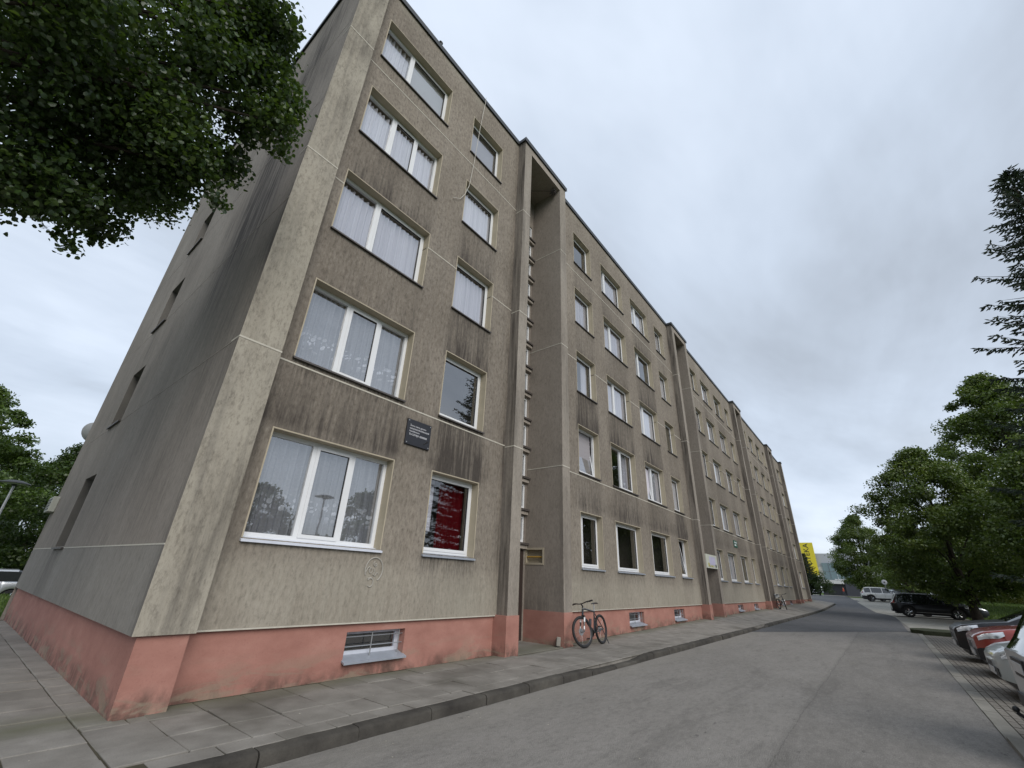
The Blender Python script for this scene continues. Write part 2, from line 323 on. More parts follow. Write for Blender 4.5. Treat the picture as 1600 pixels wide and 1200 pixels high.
# ------------------------------------------------------------------ geometry helpers
class MB:
    def __init__(s): s.v = []; s.f = []; s.m = []
    def quad(s, a, b, c, d, m=0):
        n = len(s.v); s.v += [a, b, c, d]; s.f.append((n, n+1, n+2, n+3)); s.m.append(m)
    def box(s, x0, x1, y0, y1, z0, z1, m=0, skip=()):
        n = len(s.v)
        s.v += [(x0,y0,z0),(x1,y0,z0),(x1,y1,z0),(x0,y1,z0),(x0,y0,z1),(x1,y0,z1),(x1,y1,z1),(x0,y1,z1)]
        F = {'b':(0,3,2,1),'t':(4,5,6,7),'f':(0,1,5,4),'r':(1,2,6,5),'k':(2,3,7,6),'l':(3,0,4,7)}
        for k, q in F.items():
            if k in skip: continue
            s.f.append(tuple(n+i for i in q)); s.m.append(m)
    def hexa(s, b, t, m=0):     # two rings of 4 points
        n = len(s.v); s.v += list(b) + list(t)
        for q in ((0,3,2,1),(4,5,6,7),(0,1,5,4),(1,2,6,5),(2,3,7,6),(3,0,4,7)):
            s.f.append(tuple(n+i for i in q)); s.m.append(m)
    def tube(s, pts, rad, n=8, m=0, cap=True, closed=False):
        pts = [Vector(p) for p in pts]; k = len(pts)
        if isinstance(rad, (int, float)): rad = [rad]*k
        base = len(s.v); prev = None
        for i, p in enumerate(pts):
            if closed: d = pts[(i+1) % k] - pts[i-1]
            else: d = pts[min(i+1, k-1)] - pts[max(i-1, 0)]
            d = d.normalized() if d.length > 1e-9 else Vector((0, 0, 1))
            if prev is None:
                a = d.cross(Vector((0, 0, 1)));
                if a.length < 1e-3: a = d.cross(Vector((1, 0, 0)))
            else: a = prev - d*prev.dot(d)
            a.normalize(); b = d.cross(a); prev = a
            for j in range(n):
                t = 2*PI*j/n; q = p + (a*math.cos(t) + b*math.sin(t))*rad[i]; s.v.append(tuple(q))
        rings = k if closed else k-1
        for i in range(rings):
            i2 = (i+1) % k
            for j in range(n):
                j2 = (j+1) % n
                s.f.append((base+i*n+j, base+i*n+j2, base+i2*n+j2, base+i2*n+j)); s.m.append(m)
        if cap and not closed:
            s.f.append(tuple(base+j for j in range(n))[::-1]); s.m.append(m)
            s.f.append(tuple(base+(k-1)*n+j for j in range(n))); s.m.append(m)
    def lathe(s, prof, n=24, m=0, axis='z', c=(0, 0, 0)):
        base = len(s.v)
        for (r, h) in prof:
            for j in range(n):
                t = 2*PI*j/n
                p = (r*math.cos(t), r*math.sin(t), h)
                if axis == 'y': p = (p[0], p[2], p[1])
                if axis == 'x': p = (p[2], p[0], p[1])
                s.v.append((p[0]+c[0], p[1]+c[1], p[2]+c[2]))
        for i in range(len(prof)-1):
            for j in range(n):
                j2 = (j+1) % n
                s.f.append((base+i*n+j, base+i*n+j2, base+(i+1)*n+j2, base+(i+1)*n+j)); s.m.append(m)
    def ellip(s, c, r, n=10, k=7, m=0):
        s_prof = [(math.sin(PI*i/k), -math.cos(PI*i/k)) for i in range(k+1)]
        base = len(s.v)
        for (a, h) in s_prof:
            for j in range(n):
                t = 2*PI*j/n; s.v.append((c[0]+a*math.cos(t)*r[0], c[1]+a*math.sin(t)*r[1], c[2]+h*r[2]))
        for i in range(k):
            for j in range(n):
                j2 = (j+1) % n
                s.f.append((base+i*n+j, base+i*n+j2, base+(i+1)*n+j2, base+(i+1)*n+j)); s.m.append(m)
    def mesh(s, name, mats, smooth=False):
        me = bpy.data.meshes.new(name); me.from_pydata(s.v, [], s.f)
        for m in (mats if isinstance(mats, (list, tuple)) else [mats]): me.materials.append(m)
        if isinstance(mats, (list, tuple)) and len(mats) > 1: me.polygons.foreach_set('material_index', s.m)
        if smooth:
            me.polygons.foreach_set('use_smooth', [True]*len(s.f)); me.update(); me.set_sharp_from_angle(angle=math.radians(38))
        me.update(); return me
    def build(s, name, mats, parent=None, smooth=False, loc=(0, 0, 0), rot=(0, 0, 0)):
        return link(name, s.mesh(name, mats, smooth), parent, loc, rot)
def link(name, me, parent=None, loc=(0, 0, 0), rot=(0, 0, 0)):
    o = bpy.data.objects.new(name, me); COL.objects.link(o); o.location = loc; o.rotation_euler = rot
    if parent is not None: o.parent = parent
    return o
def tag(o, label=None, cat=None, group=None, kind=None):
    if label: o['label'] = label
    if cat: o['category'] = cat
    if group: o['group'] = group
    if kind: o['kind'] = kind
    return o
def thing(name, label, cat, loc=(0, 0, 0), rz=0.0, group=None):
    o = bpy.data.objects.new(name, None); COL.objects.link(o); o.location = loc; o.rotation_euler = (0, 0, rz)
    o.empty_display_size = 0.3
    return tag(o, label, cat, group)
def bevel_mesh(me, w, seg=1):
    bm = bmesh.new(); bm.from_mesh(me)
    bmesh.ops.bevel(bm, geom=list(bm.edges), offset=w, segments=seg, affect='EDGES', profile=0.6)
    bm.to_mesh(me); bm.free(); return me

def vnoise(x, z, seed=0):          # smooth value noise for stains
    x = np.asarray(x, float); z = np.asarray(z, float)
    xi = np.floor(x).astype(int); zi = np.floor(z).astype(int); xf = x-xi; zf = z-zi
    def h(a, b): 
        t = np.sin(a*127.1 + b*311.7 + seed*74.7)*43758.5453; return t-np.floor(t)
    u = xf*xf*(3-2*xf); v = zf*zf*(3-2*zf)
    return (h(xi, zi)*(1-u)+h(xi+1, zi)*u)*(1-v) + (h(xi, zi+1)*(1-u)+h(xi+1, zi+1)*u)*v
def sstep(a, b, x):
    t = np.clip((np.asarray(x, float)-a)/(b-a), 0, 1); return t*t*(3-2*t)

# ------------------------------------------------------------------ ground heights
FX, FZ = [-300, 11, 22, 37, 58, 77, 95, 135, 400], [0, 0, .15, .25, .48, .75, 1.0, .95, .95]
RX, RZ = [-300, 20, 45, 52, 62, 77, 95, 125, 400], [-.12, -.12, -.10, -.05, .16, .62, .90, .88, .85]
def pave_z(x): return float(np.interp(x, FX, FZ))
def road_z(x): return float(np.interp(x, RX, RZ))
KY = -2.06                                       # kerb face
def surf_z(x, y):
    """height of the bare ground (road, parking, verge)"""
    if y > -2.056:
        if x > 62: return road_z(x)
        b = 0.0
        if x < 1.6: b = -0.5*float(sstep(12, 22, y))
        return min(pave_z(x), road_z(x)+.12+ .3) - 0.02 + b if x >= 1.6 else b - 0.02
    z = road_z(x)
    if y < -10: z += 0.22*float(sstep(-10, -16, y))*float(sstep(30, 60, x))
    return z

def sheet(name, poly_fn, xs, ys, mat, off, kind='structure', label=None):
    vs = []; fs = []
    for x in xs:
        for y in ys:
            px, py = poly_fn(x, y); vs.append((px, py, surf_z(px, py)+off))
    n = len(ys)
    for i in range(len(xs)-1):
        for j in range(n-1):
            fs.append((i*n+j, (i+1)*n+j, (i+1)*n+j+1, i*n+j+1))
    me = bpy.data.meshes.new(name); me.from_pydata(vs, [], fs); me.materials.append(mat)
    me.polygons.foreach_set('use_smooth', [True]*len(fs)); me.update()
    o = link(name, me); tag(o, label, None, None, kind); return o

# the ground sheet, out to the horizon
gx = [-900, -300, -100, -60, -40, -20, -10, -5, 0, 5, 10, 15, 20, 25, 30, 35, 40, 45, 50, 55, 60, 65, 70, 77, 85, 95, 110, 125, 135, 160, 200, 300, 900]
gy = [-900, -300, -120, -60, -40, -28, -22, -18, -16, -14, -12, -10, -8.4, -7.4, -6, -4, -3, -2.07, -2.05, -1, 0, 3, 6, 9, 12, 15, 18, 22, 26, 32, 40, 60, 120, 300, 900]
ground = sheet('ground', lambda x, y: (x, y), gx, gy, MAT['grass'], -0.06)
for v_ in ground.data.vertices:
    if -7.5 < v_.co.y < 11 and v_.co.x < 75: v_.co.z -= 0.30
# the road: old pale asphalt, with the newer dark one over its far part
sheet('road', lambda x, y: (x, y), [-60, -20, -8] + list(np.arange(-4, 50, 2.0)), [-7.44, -6.6, -5.5, -4.4, -3.3, -2.5, -2.058], MAT['road'], 0.0)
def newroad_fn(t, s):
    # s 0 = right edge, 1 = left edge
    yl = -2.058
    yr = float(np.interp(t, [0, 48, 52, 54, 100, 200], [-7.42, -7.0, -6.6, -5.9, -1.6, 6.0]))
    if t > 66: yl = float(np.interp(t, [66, 70, 74, 80, 110, 200], [-2.058, -1.0, 2.5, 9, 12, 16]))
    x = t
    if t < 36: x = t - 10.5*s*(36-t)/6.0*0.92 if t >= 30 else t
    return (x, yr + (yl-yr)*s)
sheet('newer_road', newroad_fn, [30.5, 33, 36, 40, 44, 48, 52, 54, 58, 62, 66, 68, 70, 72, 74, 77, 80, 85, 90, 95, 100, 110, 120, 127], list(np.linspace(0, 1, 9)), MAT['newroad'], 0.006)
sheet('concrete_apron', lambda x, y: (x, float(np.interp(x, [32.5, 48, 52, 54, 74, 92], [-7.36, -6.9, -6.4, -5.7, -3.7, -2.2])) if y > -8 else y), [32.6, 36, 40, 44, 48, 50, 52, 54, 58, 62, 68, 74, 80, 86, 92], [-7.0, -8.5, -9.6, -11.6], MAT['apron'], 0.010)
sheet('library_forecourt', lambda x, y: (x, y), [124, 128, 132, 136], [-30, -15, -6, 0, 4, 8, 14, 24], MAT['apron'], 0.012)

# ------------------------------------------------------------------ pavement, slabs, kerbs
pav = thing('pavement', None, None, (0, 0, 0)); tag(pav, kind='structure')
def pz(x, y):       # finished surface of the pavement
    zk = road_z(x) + 0.12
    t = min(1.0, max(0.0, (-0.2-y)/1.7))
    return pave_z(x)*(1-t) + zk*t
def slab_mesh(xa, xb, ya, yb, seed):
    r = random.Random(seed); g = 0.006
    pts = [(xa+g, ya+g), (xb-g, ya+g), (xb-g, yb-g), (xa+g, yb-g)]
    dz = r.uniform(-.004, .004); tx, ty = r.uniform(-.004, .004), r.uniform(-.004, .004)
    cx, cy = (xa+xb)/2, (ya+yb)/2
    top = [(x+r.uniform(-.003, .003), y+r.uniform(-.003, .003), pz(x, y)+dz+tx*(x-cx)*3+ty*(y-cy)*3) for x, y in pts]
    ch = [(cx+(x-cx)*(1-0.016/abs(xb-xa)), cy+(y-cy)*(1-0.016/abs(yb-ya)), z+0.0) for x, y, z in top]
    low = [(x, y, z-.006) for x, y, z in top]
    bot = [(x, y, z-.10) for x, y, z in top]
    return ch, low, bot
def add_slab(mb, *a):
    ch, low, bot = slab_mesh(*a); n = len(mb.v); mb.v += ch+low+bot
    mb.f.append((n, n+1, n+2, n+3)); mb.m.append(0)
    for i in range(4):
        j = (i+1) % 4
        mb.f += [(n+i, n+4+i, n+4+j, n+j), (n+4+i, n+8+i, n+8+j, n+4+j)]; mb.m += [0, 0]
rows = [(-0.02, -0.47), (-0.47, -1.12), (-1.12, -1.66), (-1.66, -1.92)]
fronts = []
x = 1.432
while x < 30: fronts.append(x); x += 0.522
stuffmb = MB(); cnt = 0
for i, xa in enumerate(fronts):
    for j, (yb, ya) in enumerate(rows):
        a = xa + (0.0 if j != 3 else 0.2); b = a + 0.522
        if b < 2.25 and j == 0: continue
        segs = [(a, b)]
        if xa < 13.2 and cnt < 130:
            m = MB(); add_slab(m, a, b, ya, yb if j else (-.02 if not(7.7 < a < 10.7) else -.35), i*7+j); cnt += 1
            m.build('paving_slab', MAT['slab'], pav)
        else: add_slab(stuffmb, a, b, ya, yb, i*7+j)
cnt2 = 0
for i in range(13):
    for j in range(26):
        xa = 1.42 - 0.53*(i+1); ya = -1.92 + 0.53*j + (0.02 if i % 2 else 0)
        if j >= 4 and i == 0 and False: continue
        if ya > 12.5: continue
        big = (i < 7 and j < 24)
        if big:
            m = MB(); add_slab(m, xa, xa+0.53, ya, ya+0.53, 900+i*31+j); m.build('paving_slab', MAT['slab'], pav); cnt2 += 1
        else: add_slab(stuffmb, xa, xa+0.53, ya, ya+0.53, 900+i*31+j)
for j in range(24):                     # cut strip against the gable
    ya = -0.33 + 0.53*j
    if ya < 10.8: add_slab(stuffmb, 1.42, 1.70, ya, ya+0.53, 3000+j)
add_slab(stuffmb, 1.432, 1.80, -.47, -.262, 71); add_slab(stuffmb, 1.80, 2.45, -.47, -.262, 72)
o = stuffmb.build('distant_paving_slab', MAT['slab'], pav); tag(o, kind='stuff')
# bedding under the slabs and the smooth far part of the pavement
mb = MB()
xs = [-8, -4, 1.4, 5, 8, 11, 14, 18, 22, 26, 30, 37, 44, 50, 58, 62, 66]
ys = [0.9, 0.05, -0.5, -1.0, -1.5, -1.93]
for i in range(len(xs)-1):
    for j in range(len(ys)-1):
        o4 = -0.012 if xs[i] < 30 else 0.0
        mb.quad(*[(px, py, pz(px, py)+o4) for px, py in ((xs[i], ys[j+1]), (xs[i+1], ys[j+1]), (xs[i+1], ys[j]), (xs[i], ys[j]))], m=0 if xs[i] >= 30 else 1)
mb.quad((-8, .9, -.012), (1.7, .9, -.012), (1.7, 12, -.012), (-8, 12, -.012), m=1)
mb.build('pavement_bed', [MAT['slab'], MAT['soil']], pav)
# the round end of the pavement past the building
mb = MB(); ctr = (62.5, 0.5)
arc = [(61.9, -1.93), (64, -1.9), (66, -1.6), (68, -0.6), (69.5, 1.0), (70.3, 3.5), (70.6, 8), (70.6, 14)]
for a, b in zip(arc[:-1], arc[1:]):
    mb.v += [(ctr[0], 6, .52), (a[0], a[1], road_z(a[0])+.12), (b[0], b[1], road_z(b[0])+.12)]; n = len(mb.v); mb.f.append((n-3, n-2, n-1)); mb.m.append(0)
mb.build('pavement_corner', MAT['slab'], pav)
# kerb stones, one by one
kerb = thing('kerb', None, None, (0, 0, 0)); tag(kerb, kind='structure')
def kerb_h(x):
    h = 0.118
    if 7.9 < x < 11.2: h = 0.118 - 0.062*float(sstep(7.9, 8.9, x))*(1-float(sstep(10.2, 11.2, x)))
    if 22.6 < x < 25.6: h = 0.118 - 0.10*float(sstep(22.6, 23.4, x))*(1-float(sstep(24.8, 25.6, x)))
    return h
def kerb_stone(xa, xb, ya, yb, seed, ha=None, hb=None):
    r = random.Random(seed); m = MB(); g = 0.006
    dx, dy = xb-xa, yb-ya; l = math.hypot(dx, dy); ux, uy = dx/l, dy/l; nx, ny = -uy, ux      # n points to the building
    xa, ya, xb, yb = xa+ux*g, ya+uy*g, xb-ux*g, yb-uy*g
    N = 5; rings = []
    for k in range(N):
        t = k/(N-1); x = xa+(xb-xa)*t; y = ya+(yb-ya)*t; j = r.uniform(-.006, .006)
        zr = road_z(x); h = (kerb_h(x) if ha is None else ha) + r.uniform(-.005, .003)
        prof = [(0.0, -.12), (0.0, h-.035+j), (0.012, h-.012), (0.035, h), (0.145, h+.002), (0.145, -.12)]
        rings.append([(x+nx*(d+j*.6), y+ny*(d+j*.6), zr+z) for d, z in prof])
    n0 = len(m.v)
    for R in rings: m.v += R
    q = len(rings[0])
    for k in range(N-1):
        for i in range(q-1): m.f.append((n0+k*q+i, n0+(k+1)*q+i, n0+(k+1)*q+i+1, n0+k*q+i+1)); m.m.append(0)
    m.f.append(tuple(n0+i for i in range(q))); m.m.append(0); m.f.append(tuple(n0+(N-1)*q+i for i in range(q))[::-1]); m.m.append(0)
    return m.build('kerb_stone', MAT['kerb'], kerb, smooth=True)
x = -7.63; i = 0
while x < 60:
    kerb_stone(x, x+1.0, KY + random.uniform(-.012, .012), KY + random.uniform(-.012, .012), i); x += 1.0; i += 1
pts = [(60.37, KY), (62, KY), (64, -2.03), (66, -1.73), (68, -.73), (69.6, .9), (70.4, 3.4), (70.7, 8)]
for a, b in zip(pts[:-1], pts[1:]): kerb_stone(a[0], b[0], a[1], b[1], i); i += 1

# parking bay: flush edge stones and small pavers
bay = thing('parking_bay', None, None, (0, 0, 0)); tag(bay, kind='structure')
x = -1.0; i = 0
while x < 29.4:
    m = MB(); r = random.Random(500+i); h = 0.012 + r.uniform(-.003, .003); zr = road_z(x)
    if x < 8.1: h += 0.05
    m.box(x+.008, x+.992, -7.62, -7.445+r.uniform(-.006, .006), zr-.1, zr+h)
    bevel_mesh(m.mesh('edge_stone', MAT['flush']), .01) if False else None
    m.build('edge_stone', MAT['flush'], bay); x += 1.0; i += 1
cells = []
yy = -7.63; row = 0
while yy > -13.2:
    xx = 2.0 + (0.1 if row % 2 else 0)
    while xx < 28.8: cells.append((math.hypot(xx, yy+6.67), xx, yy)); xx += 0.205
    yy -= 0.105; row += 1
cells.sort(); vis = 0; far = MB(); pm = {}
for d, xx, yy in cells:
    r = random.Random(int(xx*1000)*31+int(yy*1000)); dz = r.uniform(-.003, .003)
    z = road_z(xx)
    ok = xx > 6.9 and yy > -6.669-0.145*xx - .12
    if ok and vis < 270:
        key = vis % 6
        if key not in pm:
            m = MB(); m.hexa([(0.003, -.099, -.05), (.197, -.099, -.05), (.197, -.003, -.05), (.003, -.003, -.05)],
                             [(0.006, -.096, .006), (.194, -.096, .006), (.194, -.006, .006), (.006, -.006, .006)]); pm[key] = m.mesh('paver', MAT['paver'])
        o = link('paver', pm[key], bay, (xx, yy, z+dz+.004), (r.uniform(-.01, .01), r.uniform(-.01, .01), 0)); vis += 1
    else:
        far.hexa([(xx+.003, yy-.099, z-.02), (xx+.197, yy-.099, z-.02), (xx+.197, yy-.003, z-.02), (xx+.003, yy-.003, z-.02)],
                 [(xx+.006, yy-.096, z+.009+dz), (xx+.194, yy-.096, z+.009+dz), (xx+.194, yy-.006, z+.009+dz), (xx+.006, yy-.006, z+.009+dz)])
o = far.build('distant_paver', MAT['paver'], bay); tag(o, kind='stuff')
m = MB(); m.quad((-3, -13.4, -.121), (29.4, -13.4, -.121), (29.4, -7.44, -.121), (-3, -7.44, -.121)); m.build('paver_bed', MAT['soil'], bay)
# mossy kerbed island at the end of the bay
isl = thing('kerb_island', None, None, (30.6, -10.2, road_z(30))); tag(isl, kind='structure')
m = MB(); z0 = 0
ring = [(-1.15, 2.5), (-.6, 2.95), (.5, 2.95), (1.1, 2.5), (1.15, -3.2), (-1.15, -3.2)]
n = len(m.v); m.v += [(a, b, -.1) for a, b in ring] + [(a, b, .15) for a, b in ring] + [(a*.86, b*.96, .17) for a, b in ring]
for lv in (0, 6):
    for i in range(6): j = (i+1) % 6; m.f.append((n+lv+i, n+lv+j, n+lv+6+j, n+lv+6+i)); m.m.append(0)
m.f.append(tuple(n+12+i for i in range(6))); m.m.append(0)
m.build('island_kerb', MAT['mossy'], isl)

# ------------------------------------------------------------------ THE APARTMENT BUILDING
BR = Vector((31.4, 5.4, 0.0))
bld = thing('apartment_building', 'long five storey grey concrete panel block with pink plinth and white framed windows', 'apartment building', BR)
def B(mb, name, mats, smooth=False):
    mb.v = [(a-BR.x, b-BR.y, c-BR.z) for a, b, c in mb.v]
    return mb.build(name, mats, bld, smooth)
PER = 14.66; NR = 4
FIN = [((7.95+PER*k, 8.33+PER*k), (10.2+PER*k, 10.6+PER*k)) for k in range(NR)]
ROOF = 15.75; PT = 0.74; EX = 61.2; DEP = 11.1
WZ = [(1.83+2.8*f, 3.39+2.8*f) for f in range(5)]
SEAM = [PT, 4.50, 8.58, 12.55, ROOF]
cols = {'A': (2.51, 4.73), 'B': (5.70, 7.09), 'C': (11.68, 13.06), 'D': (14.04, 16.16), 'E': (17.18, 19.28), 'F': (20.31, 21.60)}
MIR = 62.77
segments = [(2.2, FIN[0][0][0], [('A',)+cols['A'], ('B',)+cols['B']])]
for k in range(3):
    segments.append((FIN[k][1][1], FIN[k+1][0][0], [(c, cols[c][0]+PER*k, cols[c][1]+PER*k) for c in 'CDEF']))
segments.append((FIN[3][1][1], EX-.6, [('B', MIR-cols['B'][1], MIR-cols['B'][0]), ('A', MIR-cols['A'][1], MIR-cols['A'][0])]))

SOOT = {}
for si in range(5):
    for c in 'ABCDEF':
        for f in range(5):
            r = random.Random(si*100+ord(c)*7+f)
            s = r.uniform(0.0, 0.45) if f < 4 else r.uniform(0, .15)
            if c == 'A': s *= 0.5
            SOOT[(si, c, f)] = s
SOOT.update({(0, 'B', 0): 1.0, (0, 'B', 1): 0.8, (0, 'B', 2): 0.45, (0, 'A', 2): 0.45, (0, 'A', 0): .25, (1, 'C', 1): .95, (1, 'C', 0): .25, (1, 'D', 1): .6, (1, 'E', 1): .8, (1, 'E', 2): .7, (1, 'E', 3): .6,
             (1, 'F', 0): 1.0, (1, 'D', 2): .3, (1, 'C', 2): .3, (1, 'D', 3): .35})

def wall_attrs(X, Z, si, wins, x0, x1):
    dirt = 0.07 + 0.16*vnoise(X*0.8, Z*0.35, 3+si) * (Z > 1.6)
    drip = np.zeros_like(X); pale = np.zeros_like(X)
    for (c, a, b) in wins:
        for f, (zb, zt) in enumerate(WZ):
            s = SOOT[(si, c, f)]
            n = 0.35 + 0.9*vnoise(X*5.5 + 13*f, Z*0.5, 5)
            ins = sstep(a-.18, a+.12, X)*(1-sstep(b-.12, b+.18, X))
            up = Z-zt
            dirt += s*ins*n*np.where(up > -0.02, np.exp(-np.clip(up, 0, 9)/0.55), 0)
            # soot below the sill runs on down to the next lintel
            dn = zb-Z
            dirt += 0.5*SOOT[(si, c, max(0, f-1))]*ins*n*np.where((dn > -0.02) & (dn < 1.3), np.exp(-np.clip(dn, 0, 9)/0.7), 0)
            drip += ins*np.where(dn > -0.02, np.exp(-np.clip(dn, 0, 9)/0.28), 0)*(0.9 if f < 2 else .4)*(0.15 if (c == 'A' and f == 0 and si == 0) else 1)
            wd = sstep(a-.75, a-.1, X)*(1-sstep(b+.1, b+.75, X))
            if f == 0: dirt += 0.34*wd*np.where((up > 0) & (up < 1.1), 1-np.clip(up, 0, 1.1)/1.1, 0)*(0.5+vnoise(X*3, Z, 9))
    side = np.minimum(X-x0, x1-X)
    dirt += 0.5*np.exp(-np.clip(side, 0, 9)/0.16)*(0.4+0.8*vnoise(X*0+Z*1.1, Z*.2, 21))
    dirt += 0.10*sstep(1.7, 3.2, Z)*(1-sstep(9, 13, Z))
    low = (1-sstep(1.2, 2.0, Z))
    pale += low*(0.35+0.5*vnoise(X*1.3, Z*1.2, 31))
    pale += 0.5*sstep(15.2, 15.6, Z)*(vnoise(X*2.2, Z*0.3, 41) > .55)
    pale += 0.25*sstep(4.2, 1.9, Z)*vnoise(X*.9, Z*.4, 43)
    dirt *= (1-0.55*low)
    return np.clip(dirt, 0, 1), np.clip(drip, 0, 1), np.clip(pale, 0, 1)

def set_attr(me, name, arr):
    a = me.attributes.new(name, 'FLOAT', 'POINT'); a.data.foreach_set('value', np.asarray(arr, dtype=np.float32))

def wall_panel(name, x0, x1, z0, z1, holes, mat, step, attr_fn, to_world, depth=0.27, lit_edge=True, rmat=None):
    """grid of (u,z) with rectangular holes; to_world(u,z,d) maps to a point, d = depth into the wall"""
    us = {x0, x1}; zs = {z0, z1}; holes = [h for h in holes if h[2] < z1-1e-6 and h[3] > z0+1e-6]
    for (a, b, c, d) in holes:
        us |= {a, b}; zs |= {max(c, z0), min(d, z1)}
    def fill(vals, st):
        v = sorted(vals); out = []
        for p, q in zip(v[:-1], v[1:]):
            k = max(1, int(math.ceil((q-p)/st))); out += [p+(q-p)*i/k for i in range(k)]
        return out+[v[-1]]
    U = fill(us, step); Z = fill(zs, step*1.6)
    nu, nz = len(U), len(Z)
    UU, ZZ = np.meshgrid(U, Z, indexing='ij')
    verts = [to_world(u, z, 0) for u in U for z in Z]
    faces = []; mi = []
    def hole(u, z): return any(a < u < b and c < z < d for (a, b, c, d) in holes)
    for i in range(nu-1):
        for j in range(nz-1):
            if hole((U[i]+U[i+1])/2, (Z[j]+Z[j+1])/2): continue
            faces.append((i*nz+j, (i+1)*nz+j, (i+1)*nz+j+1, i*nz+j+1)); mi.append(0)
    AU, AZ = UU.ravel(), ZZ.ravel()
    if attr_fn: D, R, P = attr_fn(AU, AZ)
    else: D = R = P = np.zeros(len(AU))
    extra = []
    def q(pts, m):
        n = len(verts); 
        for p in pts: verts.append(p)
        faces.append((n, n+1, n+2, n+3)); mi.append(m)
    for (a, b, c, d) in holes:
        cc, dd = max(c, z0), min(d, z1)
        if dd <= cc: continue
        q([to_world(a, cc, 0), to_world(a, dd, 0), to_world(a, dd, depth), to_world(a, cc, depth)], 1)
        q([to_world(b, dd, 0), to_world(b, cc, 0), to_world(b, cc, depth), to_world(b, dd, depth)], 1)
        if d <= z1: q([to_world(a, d, 0), to_world(b, d, 0), to_world(b, d, depth), to_world(a, d, depth)], 1)
        if c >= z0: q([to_world(b, c, 0), to_world(a, c, 0), to_world(a, c, depth), to_world(b, c, depth)], 1)
        if lit_edge:   # thin proud cream strip, painting in the lit rounding of the reveal
            t, pr = 0.022, -0.005
            for (ua, ub, za, zb, on) in ((a-t, a, cc, dd, True), (b, b+t, cc, dd, True), (a-t, b+t, d, d+t, d <= z1-.03)):
                if not on: continue
                q([to_world(ua, za, pr), to_world(ub, za, pr), to_world(ub, zb, pr), to_world(ua, zb, pr)], 1)
                q([to_world(ub, za, pr), to_world(ub, za, 0), to_world(ub, zb, 0), to_world(ub, zb, pr)], 1)
                q([to_world(ua, za, 0), to_world(ua, za, pr), to_world(ua, zb, pr), to_world(ua, zb, 0)], 1)
    for (za, s) in ((z0, 1), (z1, -1)):    # thickness at the joints
        for i in range(nu-1):
            if hole((U[i]+U[i+1])/2, za+0.001*s): continue
            q([to_world(U[i], za, 0), to_world(U[i+1], za, 0), to_world(U[i+1], za, .08), to_world(U[i], za, .08)], 0)
    me = bpy.data.meshes.new(name); me.from_pydata([tuple(Vector(v)-BR) for v in verts], [], faces)
    me.materials.append(mat); me.materials.append(rmat or MAT['reveal']); me.polygons.foreach_set('material_index', mi)
    pad = np.zeros(len(verts)-len(AU))
    for nm, ar in (('dirt', D), ('drip', R), ('pale', P)): set_attr(me, nm, np.concatenate([ar, pad]))
    me.update()
    return link(name, me, bld)

front = lambda u, z, d: (u, d, z)
allholes = []
for si, (x0, x1, wins) in enumerate(segments):
    holes = [(a, b, zb, zt) for (c, a, b) in wins for (zb, zt) in WZ]
    g = 0.014
    for k in range(4):
        z0 = SEAM[k] + (g if k else 0); z1 = SEAM[k+1] - (g if k < 3 else 0)
        wall_panel('wall_panel', x0, x1, z0, z1, holes, MAT['wall'], 0.12 if si == 0 else (0.17 if si == 1 else 0.28),
                   lambda X, Z, si=si, wins=wins, x0=x0, x1=x1: wall_attrs(X, Z, si, wins, x0, x1), front)
    for k in (1, 2, 3):                      # mortar in the joints between panels, broken by the openings
        xs = x0
        cuts = sorted([(a, b) for (c, a, b) in wins for (zb, zt) in WZ if zb < SEAM[k] < zt])
        for a, b in cuts + [(x1, x1)]:
            if a > xs+.02:
                m = MB(); m.box(xs+.002, a-.002, -0.007, .05, SEAM[k]-g*.95, SEAM[k]+g*.95); B(m, 'panel_joint', MAT['joint'])
            xs = b
    m = MB(); m.box(x0+.002, x1-.002, -.012, .06, PT-.022, PT-.002); B(m, 'drip_edge', MAT['joint'])

# corner pilasters, stair bay fins
def band_attr(s):
    def f(X, Z):
        return (np.clip(0.08 + s*vnoise(X*2, Z*0.4, 77)*vnoise(X*6, Z*0.9, 78)*1.6, 0, 1), np.zeros_like(X), np.clip(0.2*vnoise(X*3, Z*0.7, 5), 0, 1))
    return f
def pier(x0, x1, y0, mat, name, zs, yb=0.02, sidem=None, dirt=0.3, left=True):
    for k in range(len(zs)-1):
        a, b = zs[k]+(0.014 if k else 0), zs[k+1]-(0.014 if k < len(zs)-2 else 0)
        wall_panel(name, x0, x1, a, b, [], mat, .12 if x0 < 11 else .4, band_attr(dirt), lambda u, z, d: (u, y0+d, z))
        if left: wall_panel(name, y0, yb, a, b, [], sidem or mat, .12 if x0 < 11 else .4, lambda X, Z: (np.clip(.35+.5*vnoise(X*5, Z*.5, 3), 0, 1), X*0, X*0), lambda u, z, d: (x0+d, u, z))
        m = MB(); m.quad((x1, y0, a), (x1, yb, a), (x1, yb, b), (x1, y0, b)); m.quad((x0, y0, a), (x1, y0, a), (x1, yb, a), (x0, yb, a)); B(m, name, sidem or mat)
    for k in range(1, len(zs)-1):
        m = MB(); m.box(x0-.004, x1+.004, y0-.006, yb-.03, zs[k]-.0135, zs[k]+.0135); B(m, 'panel_joint', MAT['joint'])
PS = [PT, 4.46, 8.48, 12.42, ROOF]
pier(1.6, 2.2, -0.3, MAT['pilaster'], 'corner_pilaster', PS, left=False, dirt=.5)
pier(EX-.6, EX, -0.3, MAT['fin'], 'corner_pilaster', PS)
for (fa, fb) in FIN:
    pier(fa[0], fa[1], -0.3, MAT['fin'], 'stair_pier', PS, dirt=.35)
    pier(fb[0], fb[1], -0.3, MAT['fin'], 'stair_pier', PS, left=False, dirt=.35)

